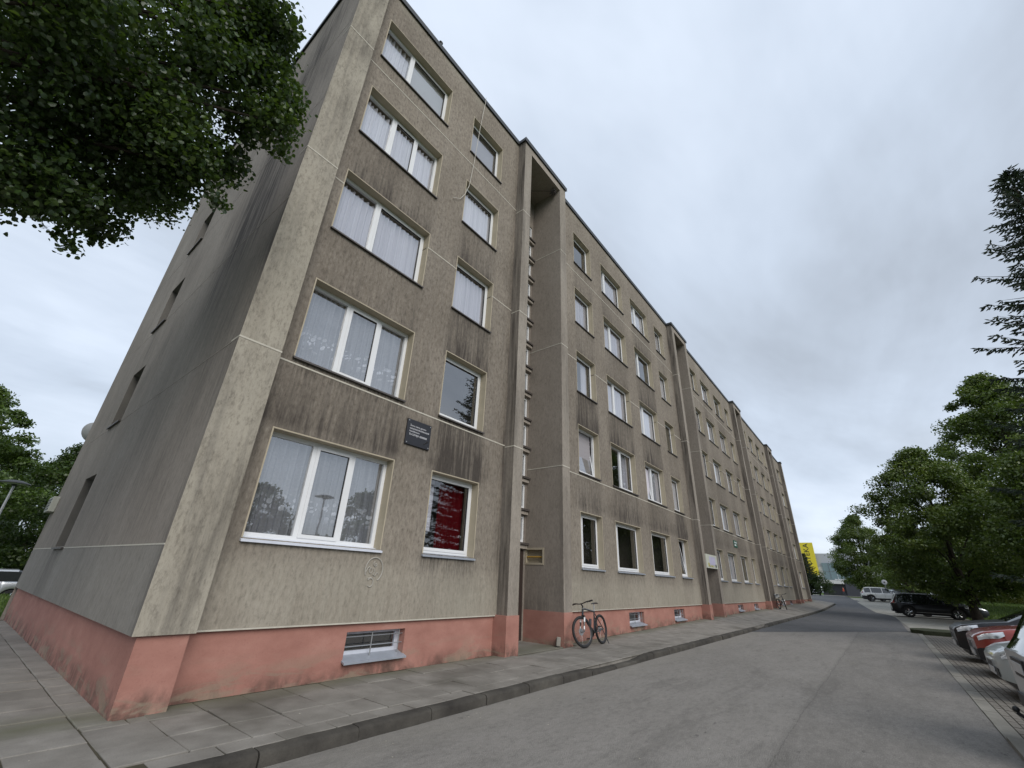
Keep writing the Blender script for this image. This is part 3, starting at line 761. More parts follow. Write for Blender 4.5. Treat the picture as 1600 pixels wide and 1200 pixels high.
# windows ---------------------------------------------------------------
MESHC = {}
def cached(key, fn):
    if key not in MESHC: MESHC[key] = fn()
    return MESHC[key]
def frame_mesh(w, h, bars, y=0.19, t=0.065, dp=0.07, bottom=0.085):
    m = MB()
    m.box(0, t, y, y+dp, 0, h); m.box(w-t, w, y, y+dp, 0, h)
    m.box(t, w-t, y, y+dp, 0, bottom); m.box(t, w-t, y, y+dp, h-t, h)
    for (x, bw) in bars: m.box(x-bw/2, x+bw/2, y-.002, y+dp-.001, bottom, h-t)
    return m.mesh('window', MAT['upvc'])
def sash_mesh(w, h, s=0.055, dp=0.06):
    m = MB(); m.box(0, s, 0, dp, 0, h); m.box(w-s, w, 0, dp, 0, h); m.box(s, w-s, 0, dp, 0, s); m.box(s, w-s, 0, dp, h-s, h)
    g = .008
    m.box(s, s+g, .012, dp-.012, s, h-s, 1); m.box(w-s-g, w-s, .012, dp-.012, s, h-s, 1); m.box(s+g, w-s-g, .012, dp-.012, s, s+g, 1); m.box(s+g, w-s-g, .012, dp-.012, h-s-g, h-s, 1)
    return m.mesh('sash', [MAT['upvc'], MAT['gasket']])
def pane_mesh(w, h, clear=False):
    m = MB(); m.quad((0, 0, 0), (w, 0, 0), (w, 0, h), (0, 0, h)); return m.mesh('pane', MAT['clearglass' if clear else 'glass'])
def curtain_mesh(w, h, mat, fold=0.03, lam=0.11, seed=0):
    r = random.Random(seed); m = MB(); n = max(8, int(w/0.022)); ph = r.uniform(0, 6)
    v = []
    for i in range(n+1):
        x = w*i/n; yv = fold*math.sin(2*PI*x/lam+ph+1.3*math.sin(x*7+ph)) + fold*.5*math.sin(x*2.3/lam*1.7)
        v.append((x, yv))
    for k in range(n):
        a, b = v[k], v[k+1]; m.quad((a[0], a[1], 0), (b[0], b[1], 0), (b[0], b[1], h), (a[0], a[1], h))
    return m.mesh('curtain', mat, True)
def slat_blind_mesh(w, h, mat, pitch=.05):
    m = MB(); z = 0.0
    while z < h-.01:
        m.quad((0, .006, z), (w, .006, z), (w, -.006, z+pitch*.95), (0, -.006, z+pitch*.95)); z += pitch
    return m.mesh('blind', mat)
def sill_mesh(w, y0=-.05, y1=.2, kind='d', t=.03):
    m = MB()
    m.hexa([(-.03, y0, -.055), (w+.03, y0, -.055), (w+.03, y1, -.0), (-.03, y1, -.0)], [(-.03, y0, -.055+t), (w+.03, y0, -.055+t), (w+.03, y1, t), (-.03, y1, t)])
    return m.mesh('sill', {'d': MAT['sill_dark'], 'z': MAT['sill_zinc'], 'w': MAT['sill_white']}[kind])
def back_mesh(w, h):
    m = MB(); m.box(-.25, w+.25, .34, 1.1, -.2, h+.2, 0, skip=('f',)); return m.mesh('room', MAT['room'])

def window(x, z, w, h, layout, curt='none', sill='d', tilt=None, simple_=False, rot=0.0, org=None, y0=0.0):
    """layout: x fractions of mullions. x,z = lower left of the opening on the facade"""
    key = (round(w, 2), round(h, 2), tuple(layout)); clear = z < 3 and w < 2.2
    bars = [(w*f, 0.085) for f in layout]
    me = cached(('frame',)+key, lambda: frame_mesh(w, h, bars))
    loc = Vector((x, y0, z)) if org is None else Vector(org)
    o = link('window', me, bld, loc-BR, (0, 0, rot))
    edges = [0.0]+[w*f for f in layout]+[w]
    for i in range(len(edges)-1):
        a = edges[i] + (0.065 if i == 0 else 0.0425); b = edges[i+1] - (0.065 if i == len(edges)-2 else 0.0425)
        zz, ht = 0.085, h-0.065-0.085
        tilted = tilt == i
        if tilted or (len(edges) > 2 and i in (1,)) or (len(edges) == 2):
            sm = cached(('sash', round(b-a+.03, 3), round(ht+.03, 3)), lambda: sash_mesh(b-a+.03, ht+.03))
            s = link('sash', sm, o, (a-.015, .178, zz-.015), (math.radians(-7.5) if tilted else 0, 0, 0))
            if tilted: s.location.y = .205
            pm_ = cached(('pane', round(b-a-.07, 3), round(ht-.07, 3), clear), lambda: pane_mesh(b-a-.07, ht-.07, clear))
            p = link('pane', pm_, o, (a+.035, .205 if not tilted else .232, zz+.035), (math.radians(-7.5) if tilted else 0, 0, 0))
        else:
            pm_ = cached(('pane', round(b-a, 3), round(ht, 3), clear), lambda: pane_mesh(b-a, ht, clear))
            link('pane', pm_, o, (a, .222, zz))
    link('sill', cached(('sill', round(w, 2), sill), lambda: sill_mesh(w, kind=sill)), o)
    link('room', cached(('room', round(w, 2), round(h, 2)), lambda: back_mesh(w, h)), o)
    if curt in ('lace', 'net', 'netpale'):
        cm = cached((curt, round(w, 2)), lambda: curtain_mesh(w-.06, h*.87 if curt != 'lace' else h-.1, MAT[curt], fold=.034, seed=int(w*100)))
        link('curtain', cm, o, (.03, .285, .06))
    elif curt == 'red':
        link('curtain', cached(('red', w), lambda: curtain_mesh(w*.55, h-.1, MAT['redcurtain'], .03, .16)), o, (w*.38, .34, .06))
        link('curtain', cached(('redn', w), lambda: curtain_mesh(w*.28, h-.5, MAT['net'], .03, .16)), o, (.06, .40, .45))
    elif curt == 'blind':
        a = edges[-2]+.05; link('blind', cached(('bl', w), lambda: slat_blind_mesh(w-a-.08, h-.12, MAT['blind'])), o, (a, .285, .05))
        if a > .3: link('curtain', cached(('net', 'half', w), lambda: curtain_mesh(a-.1, h-.1, MAT['netpale'])), o, (.05, .33, .06))
    elif curt == 'zebra':
        link('blind', cached(('ze', w), lambda: slat_blind_mesh(w-.18, h-.2, MAT['zebra'], .16)), o, (.09, .30, .08))
    elif curt == 'side':
        link('curtain', cached(('sd', w), lambda: curtain_mesh(w*.35, h-.1, MAT['net'])), o, (w*.6, .33, .06))
    return o

A_CURT = ['lace', 'lace', 'net', 'netpale', 'blind']; A_LAY = [(.36, .68), (.36, .68), (.4,), (.36, .68), (.4,)]
B_CURT = ['red', 'none', 'net', 'netpale', 'zebra']
for si, (x0, x1, wins) in enumerate(segments):
    for (c, a, b) in wins:
        for f, (zb, zt) in enumerate(WZ):
            w, h = b-a, zt-zb; r = random.Random(si*977+ord(c)*31+f*7)
            lay = (); cu = r.choice(['net', 'netpale', 'side', 'netpale', 'net', 'none']); tilt = None; sl = 'd'
            if c == 'A': lay = A_LAY[f]; cu = A_CURT[f] if si == 0 else cu
            elif c in 'DE': lay = (.42,) if r.random() < .7 else (.36, )
            if c in 'BCF' and r.random() < .25: lay = (.3,)
            if f == 0: sl = 'z'
            if si == 0:
                if c == 'B': cu = B_CURT[f]; lay = ()
                if f == 0: sl = 'w' if c == 'A' else 'z'
            if si == 1:
                if (c, f) == ('C', 1): lay, tilt, cu = (), 0, 'zebra'
                if (c, f) == ('E', 1): lay, tilt, cu = (.5,), 0, 'net'
                if (c, f) == ('F', 0): lay, tilt, cu = (), 0, 'none'
                if (c, f) == ('D', 1): lay, cu = (.52,), 'side'
                if f == 0 and c in 'CDE': lay, cu = (.25,) if c == 'C' else (.2,), 'none'
                if f == 4 and c == 'D': lay = (.3,)
            window(a, zb, w, h, lay, cu, sl, tilt)

# stair recesses ---------------------------------------------------------
RY = 0.95
SW = [(2.40+.914*k, 2.40+.914*k+.70) for k in range(13)]
for ri, (fa, fb) in enumerate(FIN):
    xl, xr = fa[1], fb[0]; wl, wr = xl+.12, xr-.07
    holes = [(wl, wr, zb, zt) for zb, zt in SW] + [(xl+.35, xr-.06, 0.02, 2.2)]
    zlo = pave_z(xl) - .02
    wall_panel('stair_wall', xl, xr, zlo, 15.4, holes, MAT['recess'], .3, lambda X, Z: (np.clip(.15+.3*vnoise(X*2, Z*.5, 2), 0, 1), X*0, X*0), lambda u, z, d: (u, RY+d, z), depth=.15, lit_edge=False, rmat=MAT['recess'])
    # side walls
    nz = (1.88, 2.21)
    for (zz0, zz1) in ((PT, PS[1]), (PS[1], PS[2]), (PS[2], PS[3]), (PS[3], 15.4)):
        a, b = zz0+(.012 if zz0 > 1 else 0), zz1-(.012 if zz1 < 15 else 0)
        hs = [(.36, .92, nz[0], nz[1])] if (zz0 == PT and ri == 0) else []
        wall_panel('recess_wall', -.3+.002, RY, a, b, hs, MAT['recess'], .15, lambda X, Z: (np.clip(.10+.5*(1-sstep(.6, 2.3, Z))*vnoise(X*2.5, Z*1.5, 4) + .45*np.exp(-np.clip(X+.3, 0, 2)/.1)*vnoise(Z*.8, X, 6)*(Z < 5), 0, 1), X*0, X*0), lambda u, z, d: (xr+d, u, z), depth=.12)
        m = MB(); m.quad((xl, RY, a), (xl, -.3, a), (xl, -.3, b), (xl, RY, b)); B(m, 'recess_wall', MAT['recess'])
        if zz1 < 15:
            m = MB(); m.box(xr-.006, xr+.05, -.29, RY, zz1-.012, zz1+.012); B(m, 'panel_joint', MAT['joint'])
    if ri == 0:
        m = MB(); m.quad((xr+.12, .36, nz[0]), (xr+.12, .36, nz[1]), (xr+.12, .92, nz[1]), (xr+.12, .92, nz[0])); m.box(xr-.012, xr+.01, .31, .36, 1.83, 2.26); m.box(xr-.012, xr+.01, .92, .945, 1.83, 2.26); m.box(xr-.012, xr+.01, .36, .92, 2.21, 2.26); m.box(xr-.012, xr+.01, .36, .92, 1.83, 1.88)
        B(m, 'meter_niche', MAT['reveal'])
        m = MB(); m.tube([(xr+.05, .38, 2.03), (xr+.05, .9, 2.03)], .022, 8); B(m, 'yellow_bar', simple('yellow_bar', (.45, .27, .05), .5))
    # pink part of the side walls
    m = MB(); z0 = zlo-.2
    m.quad((xr-.012, RY, z0), (xr-.012, -.3, z0), (xr-.012, -.3, PT), (xr-.012, RY, PT)); m.quad((xr-.012, RY, PT), (xr-.012, -.3, PT), (xr, -.3, PT), (xr, RY, PT))
    o = B(m, 'recess_plinth', MAT['plinth']); set_attr(o.data, 'hgt', [max(0, v.co.z-pave_z(xl)) for v in o.data.vertices]); m = MB()
    m.quad((xl+.012, -.3, z0), (xl+.012, RY, z0), (xl+.012, RY, PT), (xl+.012, -.3, PT))
    o = B(m, 'recess_plinth', MAT['plinth']); set_attr(o.data, 'hgt', [max(0, v.co.z-pave_z(xl)) for v in o.data.vertices])
    # soffit and fascia of the canopy roof over the bay
    m = MB(); m.box(xl+.002, xr-.002, -.302, RY, 15.4, 15.72); B(m, 'canopy_soffit', MAT['recess'])
    # threshold
    m = MB(); m.box(xl, xr, -.28, RY+.3, zlo-.3, zlo+.03); B(m, 'threshold', MAT['slab'])
    for zb, zt in SW:
        w, h = wr-wl, zt-zb
        me = cached(('swf',), lambda: frame_mesh(w, h, [(w*.5, .07)], y=.03, t=.055, dp=.06, bottom=.06))
        o = link('stair_window', me, bld, Vector((wl, RY, zb))-BR)
        hw = w*.5-.035-.055
        pm_ = cached(('swp',), lambda: pane_mesh(hw, h-.115))
        link('pane', pm_, o, (.055, .06, .06)); link('pane', pm_, o, (w*.5+.035, .06, .06))
        def ledge():
            q = MB(); q.box(-.10, w+.062, -.14, .03, -.075, -.02, 0); q.box(-.09, w+.05, -.09, .02, -.175, -.085, 1); return q.mesh('ledge', [MAT['sill_dark'], MAT['fin']])
        link('ledge', cached(('swl',), ledge), o)
    # door
    m = MB(); dx0, dx1 = xl+.36, xr-.065
    m.box(dx0, dx1, RY+.012, RY+.06, .03+zlo, 2.19)
    for (a, b) in ((.12, .9), (1.02, 1.95)): m.box(dx0+.12, dx1-.12, RY+.0, RY+.012, zlo+a, zlo+b-.05)
    o = B(m, 'entrance_door', MAT['door'])
    m = MB(); m.tube([(dx0+.14-BR.x, RY-.03-BR.y, 1.0+zlo), (dx0+.14-BR.x, RY-.03-BR.y, 1.25+zlo)], .012, 6); m.build('handle', MAT['steel'], o)
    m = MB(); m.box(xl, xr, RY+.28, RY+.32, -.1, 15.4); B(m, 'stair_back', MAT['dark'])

# gable ------------------------------------------------------------------
GS = [PT, 1.67, 4.44, 7.22, 10.0, 12.8, ROOF]
GW = [(6.40, 7.55, 1.70+2.78*f, 3.2+2.72*f) for f in range(5)]
def gattr(X, Z):
    d = 0.08 + 0.22*vnoise(X*1.2, Z*.8, 61)
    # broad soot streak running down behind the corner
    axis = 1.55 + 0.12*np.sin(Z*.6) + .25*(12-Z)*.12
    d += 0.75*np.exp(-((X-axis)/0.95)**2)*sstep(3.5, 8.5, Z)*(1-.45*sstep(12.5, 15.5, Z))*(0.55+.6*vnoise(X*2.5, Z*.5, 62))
    for (a, b, c, e) in GW:
        d += .30*sstep(a-.1, a+.1, X)*(1-sstep(b-.1, b+.1, X))*np.where(Z < c, np.exp(-np.clip(c-Z, 0, 9)/.8), 0)*vnoise(X*5, Z*.6, 3)
    d += .15*vnoise(X*4, Z*1.5, 64)
    d += .45*np.exp(-np.abs(np.clip(X+.3, 0, 9))/.14)*vnoise(Z*1.3, X, 65)
    return np.clip(d, 0, 1), X*0, np.clip(.1*vnoise(X*2, Z*2, 66), 0, 1)
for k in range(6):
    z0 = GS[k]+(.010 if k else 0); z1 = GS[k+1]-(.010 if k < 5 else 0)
    wall_panel('gable_panel', -.3, DEP, z0, z1, GW, MAT['gablelow'] if k == 0 else MAT['gable'], .2, gattr, lambda u, z, d: (1.6+d, u, z), depth=.22, lit_edge=False, rmat=MAT['shadedreveal'])
    if k:
        m = MB(); gap = [(6.40, 7.55)] if any(c < GS[k] < e for a, b, c, e in GW) else []
        m.box(1.6-.003, 1.65, -.29, DEP-.01, GS[k]-.009, GS[k]+.009); B(m, 'panel_joint', MAT['joint'] if k == 1 else MAT['gable'])
for (a, b, c, e) in GW:
    window(0, 0, b-a, e-c, (), 'none', 'd', rot=-PI/2, org=(1.6, b, c))
# end gable, back wall, inner core, roof
m = MB(); m.quad((EX, -.3, -.3), (EX, DEP, -.3), (EX, DEP, ROOF), (EX, -.3, ROOF)); B(m, 'gable_wall', MAT['gable'])
m = MB(); m.quad((EX, DEP, -.3), (1.6, DEP, -.3), (1.6, DEP, ROOF), (EX, DEP, ROOF)); B(m, 'back_wall', MAT['gable'])
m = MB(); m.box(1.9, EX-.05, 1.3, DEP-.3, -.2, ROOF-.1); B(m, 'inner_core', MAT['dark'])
m = MB(); m.box(1.63, EX-.03, .1, DEP-.05, ROOF-.08, ROOF+.05); B(m, 'roof', MAT['coping'])
def cop(x0, x1, y, name='roof_coping'):
    m = MB(); m.box(x0, x1, y-.055, y+.35, ROOF+.002, ROOF+.13); m.box(x0, x1, y-.055, y-.045, ROOF-.05, ROOF+.002); B(m, name, MAT['coping'])
for (x0, x1, wins) in segments: cop(x0+.06, x1-.06, 0)
cop(1.545, 2.26, -.3); cop(EX-.66, EX+.05, -.3)
for fa, fb in FIN: cop(fa[0]-.06, fb[1]+.06, -.3)
m = MB(); m.box(1.545, 1.95, .06, DEP+.05, ROOF+.002, ROOF+.13); m.box(1.545, 1.555, -.24, DEP+.05, ROOF-.05, ROOF+.001); B(m, 'roof_coping', MAT['coping'])

# plinth -----------------------------------------------------------------
def plinth(xa, xb, y, holes=()):
    us = sorted({xa, xb} | {h for a, b, c, d in holes for h in (a, b)}); verts = []; faces = []; mi = []
    def zb(x): return pave_z(x)-.12
    def q(p): n = len(verts); verts.extend(p); faces.append((n, n+1, n+2, n+3)); mi.append(0)
    fine = []
    for a, b in zip(us[:-1], us[1:]):
        k = max(1, int((b-a)/.8)); fine += [(a+(b-a)*i/k, a+(b-a)*(i+1)/k) for i in range(k)]
    for a, b in fine:
        hs = [h for h in holes if h[0] < (a+b)/2 < h[1]]
        if hs:
            h = hs[0]
            q([(a, y, zb(a)), (b, y, zb(b)), (b, y, h[2]), (a, y, h[2])]); q([(a, y, h[3]), (b, y, h[3]), (b, y, PT+.02), (a, y, PT+.02)])
        else:
            q([(a, y, zb(a)), (b, y, zb(b)), (b, y, PT+.02), (a, y, PT+.02)])
    for (a, b, c, d) in holes:
        q([(a, y, c), (a, y, d), (a, y+.22, d), (a, y+.22, c)]); q([(b, y, d), (b, y, c), (b, y+.22, c), (b, y+.22, d)])
        q([(a, y, d), (b, y, d), (b, y+.22, d), (a, y+.22, d)]); q([(b, y, c), (a, y, c), (a, y+.22, c), (b, y+.22, c)])
    me = bpy.data.meshes.new('plinth'); me.from_pydata([tuple(Vector(v)-BR) for v in verts], [], faces); me.materials.append(MAT['plinth'])
    set_attr(me, 'hgt', [max(0, v[2]-pave_z(v[0])) for v in verts]); me.update()
    return link('plinth', me, bld)
bw = {0: [(4.41, 5.55)]}
for k in range(3): bw[k+1] = [(14.77+PER*k, 15.98+PER*k), (18.98+PER*k, 20.2+PER*k)]
bw[4] = [(MIR-5.55, MIR-4.41)]
for si, (x0, x1, wins) in enumerate(segments):
    hz = max(0, pave_z((x0+x1)/2)-.05)*.6
    hs = [(a, b, .22+hz, .60+hz*.15) for a, b in bw[si]]
    plinth(x0-.03, x1+.03, .045, hs)
    for (a, b, c, d) in hs:
        w, h = b-a, d-c
        def fr():
            q = MB(); q.box(0, w, .15, .2, 0, .10); q.box(0, w, .15, .2, h-.05, h); q.box(0, .05, .15, .2, .10, h-.05); q.box(w-.09, w, .15, .2, .10, h-.05); return q.mesh('basement_window', MAT['reveal'] if False else MAT['sill_white'])
        o = link('basement_window', fr(), bld, Vector((a, .045, c))-BR)
        link('pane', pane_mesh(w-.14, h-.15), o, (.05, .17, .10))
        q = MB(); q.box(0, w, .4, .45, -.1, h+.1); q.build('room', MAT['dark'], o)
        q = MB(); q.tube([(0, .06, h*.45), (w, .06, h*.45)], .008, 6); q.tube([(0, .06, h*.8), (w, .06, h*.8)], .007, 6)
        for t in (.45, .93): q.tube([(w*t, .055, .02), (w*t, .055, h)], .010, 6)
        q.build('grille', MAT['steel'], o)
        q = MB(); q.hexa([(-.02, -.09, -.045), (w+.02, -.09, -.045), (w+.02, .14, .03), (-.02, .14, .03)], [(-.02, -.09, -.02), (w+.02, -.09, -.02), (w+.02, .14, .05), (-.02, .14, .05)]); q.build('sill', MAT['sill_zinc'], o)
def pbox(x0, x1, y0, y1, zt=PT):
    m = MB(); z0 = pave_z(x0)-.12; g = 4
    for i in range(g):
        a, b = z0+(zt-z0)*i/g, z0+(zt-z0)*(i+1)/g
        m.box(x0, x1, y0, y1, a, b, skip=('t', 'b') if i < g-1 else ('b',))
    o = B(m, 'plinth', MAT['plinth']); set_attr(o.data, 'hgt', [max(0, v.co.z-pave_z(x0)) for v in o.data.vertices])
pbox(1.66, 2.155, -.255, .05)
pbox(EX-.58, EX-.03, -.27, .05)
for fa, fb in FIN:
    pbox(fa[0]-.05, fa[1]+.008, -.325, .05, PT+.004); pbox(fb[0]-.01, fb[1]+.006, -.312, .05, PT+.004)
m = MB(); n = 24
for i in range(n):
    ya, yb_ = .05+(DEP-.1)*i/n, .05+(DEP-.1)*(i+1)/n
    for za, zc in ((-.15, .15), (.15, .45), (.45, PT+.02)): m.quad((1.66, yb_, za), (1.66, ya, za), (1.66, ya, zc), (1.66, yb_, zc))
o = B(m, 'plinth', MAT['plinth']); set_attr(o.data, 'hgt', [max(0, v.co.z) for v in o.data.vertices])
m = MB(); m.quad((1.6, -.3, PT), (1.6, DEP, PT), (1.7, DEP, PT), (1.7, -.3, PT)); B(m, 'drip_edge', MAT['gablelow'])


# chalk-like doodle on the wall, rain pipe stub ------------------------------
def doodle():
    m = MB(); cx, cz = 4.68, 1.50; y = -.006
    def ln(pts, r): m.tube([(cx+a, y, cz+b) for a, b in pts], r, 5)
    ln([(.17*math.cos(t), .005+.19*math.sin(t)) for t in np.linspace(-1.0, 3.6, 26)], .012)
    ln([(.02+.055*math.exp(-.25*t)*math.cos(t+2), .09+.055*math.exp(-.25*t)*math.sin(t+2)) for t in np.linspace(0, 9, 26)], .009)
    ln([(-.17, -.06), (-.13, .02), (-.1, .05), (-.08, .02), (-.09, -.01)], .010)
    ln([(-.06+.028*math.cos(t), -.01+.04*math.sin(t)) for t in np.linspace(0, 6.3, 14)], .007)
    ln([(.0, .02), (.02, -.03), (-.01, -.07), (.03, -.09), (.06, -.04), (.09, -.05)], .008)
    ln([(-.04+.055*math.cos(t), -.19+.065*math.sin(t)) for t in np.linspace(-2.4, 2.6, 18)], .010)
    ln([(-.1, -.13), (-.06, -.12), (-.02, -.11)], .008)
    o = m.build('wall_doodle', simple('chalky_paint', (.36, .34, .30), .9))
    tag(o, 'pale chalky curled doodle drawn on the wall under the widest ground floor window', 'graffiti')
doodle()

# ------------------------------------------------------------------ things on the facade
def text_mesh(body, size, mat, name, extrude=0.002, align='LEFT'):
    cu = bpy.data.curves.new(name, 'FONT'); cu.body = body; cu.size = size; cu.extrude = extrude; cu.align_x = align
    ob = bpy.data.objects.new(name, cu); COL.objects.link(ob)
    dg = bpy.context.evaluated_depsgraph_get(); me = bpy.data.meshes.new_from_object(ob.evaluated_get(dg))
    bpy.data.objects.remove(ob); me.materials.clear(); me.materials.append(mat); me.name = name; return me
# plaque
pl = thing('memorial_plaque', 'black stone memorial plaque with small white lettering beside the ground floor windows', 'plaque', (5.2, -.002, 4.03))
m = MB(); m.box(-.31, .31, -.035, 0, -.26, .26); link('plate', bevel_mesh(m.mesh('plate', simple('black_granite', (.016, .016, .02), .35)), .006), pl)
wt = simple('white_engraving', (.55, .55, .57), .6)
for i, (b, s) in enumerate((('Šiame name gyveno', .052), ('EUGENIJA', .056))):
    link('lettering', text_mesh(b, s, wt, 'lettering'), pl, (-.24, -.0385, .115 if i == 0 else -.065), (PI/2, 0, 0))
m = MB(); r = random.Random(4)
for z, x1 in ((.058, .25), (.002, .02)):
    x = -.24
    while x < x1:
        w = r.uniform(.012, .02); m.box(x, x+w*.55, -.0375, -.034, z, z+r.choice((.024, .032))); x += w+.004
x = .03
while x < .21: m.box(x, x+.012, -.0375, -.034, -.065, -.027); x += .024
m.build('lettering', wt, pl)
for sx in (-1, 1):
    for sz in (-1, 1):
        m = MB(); m.ellip((sx*.275, -.036, sz*.225), (.014, .01, .014), 8, 5); m.build('stud', MAT['steel'], pl, True)
m = MB()
for k in range(5): m.ellip((.16+.022*k, -.036, -.17+.018*k), (.016, .008, .01), 6, 4)
m.build('branch_relief', simple('dark_bronze', (.03, .026, .02), .4, .5), pl, True)
# green street number plate
gp = thing('house_number_plate', 'small dark green plate with white lettering on the wall above a ground floor window', 'wall plate', (31.0, -.002, 4.0))
m = MB(); m.box(-.42, .42, -.03, 0, -.2, .2); m.build('plate', simple('green_enamel', (.012, .10, .06), .4), gp)
m = MB(); m.box(-.3, .3, -.035, -.0301, .05, .12); m.box(-.3, .1, -.035, -.0301, -.12, -.02); m.build('lettering', MAT['upvc'], gp)
# pharmacy style light box over second entrance
sg = thing('entrance_sign', 'white panel sign with lilac middle hung over the second stair entrance', 'sign', ((FIN[1][0][1]+FIN[1][1][0])/2, -.26, 2.62))
W2 = (FIN[1][1][0]-FIN[1][0][1])/2
m = MB(); m.box(-W2, W2, -.08, .04, -.31, .31); m.build('panel', simple('cream_panel', (.55, .56, .48), .5), sg)
m = MB(); m.box(-W2*.45, W2*.6, -.088, -.081, -.16, .22); m.build('lilac_field', simple('lilac_print', (.50, .48, .62), .5), sg)
m = MB(); m.box(-W2*.72, -W2*.52, -.09, -.081, -.24, -.08); m.box(-W2*.3, W2*.1, -.095, -.0885, -.24, -.19)
m.build('yellow_mark', simple('yellow_print', (.42, .37, .08), .5), sg)
m = MB(); m.box(W2*.55, W2*.72, -.095, -.0885, -.25, -.12); m.box(-W2*.5, -W2*.46, -.095, -.0885, -.26, -.2); m.build('dark_mark', MAT['coping'], sg)
# loose aerial cable
m = MB(); pts = [(6.02, -.09, 15.9), (6.0, -.1, 15.6), (5.93, -.05, 14.2), (5.84, -.045, 12.5), (5.76, -.05, 11.6), (5.64, -.05, 11.15), (5.5, -.045, 10.85), (5.25, -.04, 10.68)]
o = m.tube(pts, .008, 6) or m.build('cable', simple('white_cable', (.55, .52, .46), .6), None, True); tag(o, 'thin white aerial cable dangling from the roof edge over the end facade', 'cable')
# wiring nest in the stair bay soffit
m = MB(); r = random.Random(8); P = Vector((10.02, -.12, 15.28)); pts = []
for i in range(24): pts.append(P+Vector((r.uniform(-.12, .1), r.uniform(-.12, .15), r.uniform(-.12, .1))))
m.tube(pts, .016, 5); m.tube([(10.0, -.1, 15.3), (9.5, .5, 15.25), (9.0, .86, 15.33), (8.5, .8, 15.36)], .012, 5)
o = m.build('wire_tangle', MAT['sill_dark']); tag(o, 'tangle of dark wires under the canopy of the nearest stair bay', 'wires')
# roof stub
m = MB(); m.tube([(4.05, .0, ROOF+.13), (4.05, .0, ROOF+.27)], .03, 8); m.ellip((4.05, 0, ROOF+.29), (.07, .05, .04), 8, 5)
o = m.build('roof_vent_stub', MAT['coping']); tag(o, 'tiny dark stub standing on the roof edge above the top window', 'vent stub')
# satellite dish on the back corner of the gable
sd = thing('satellite_dish', 'round pale satellite dish fixed to the rear corner of the gable wall', 'satellite dish', (1.75, 11.8, 5.1), math.radians(0))
m = MB(); prof = [(.02+.31*i/8, .09*(i/8)**2) for i in range(9)]; m.lathe(prof, 24, axis='z')
o = m.build('dish', simple('dish_paint', (.33, .34, .35), .5), sd, True, rot=(math.radians(65), 0, math.radians(150)))
m = MB(); m.tube([(0, 0, 0), (.12, -.1, -.2), (.25, -.45, -.22)], .025, 6); m.build('bracket', MAT['steel'], sd)
bx = thing('wall_box', 'small pale louvred box on the gable wall near its rear edge', 'wall box', (1.6, 10.8, 2.8))
m = MB(); m.box(-.14, 0, -.35, .35, -.2, .2); link('casing', bevel_mesh(m.mesh('casing', simple('box_paint', (.38, .39, .34), .6)), .012), bx)
m = MB()
for k in range(4): m.box(-.15, -.141, -.28, .28, -.14+.08*k, -.10+.08*k)
m.build('louvre', MAT['sill_dark'], bx)
# loose concrete block
m = MB(); m.box(-.09, .09, -.05, .05, 0, .20); me = bevel_mesh(m.mesh('concrete_block', MAT['flush']), .012)
o = link('concrete_block', me, None, (10.08, -.20, .01), (math.radians(6), math.radians(14), math.radians(38))); tag(o, 'loose pale concrete block leaning at the foot of the stair bay wall', 'block')

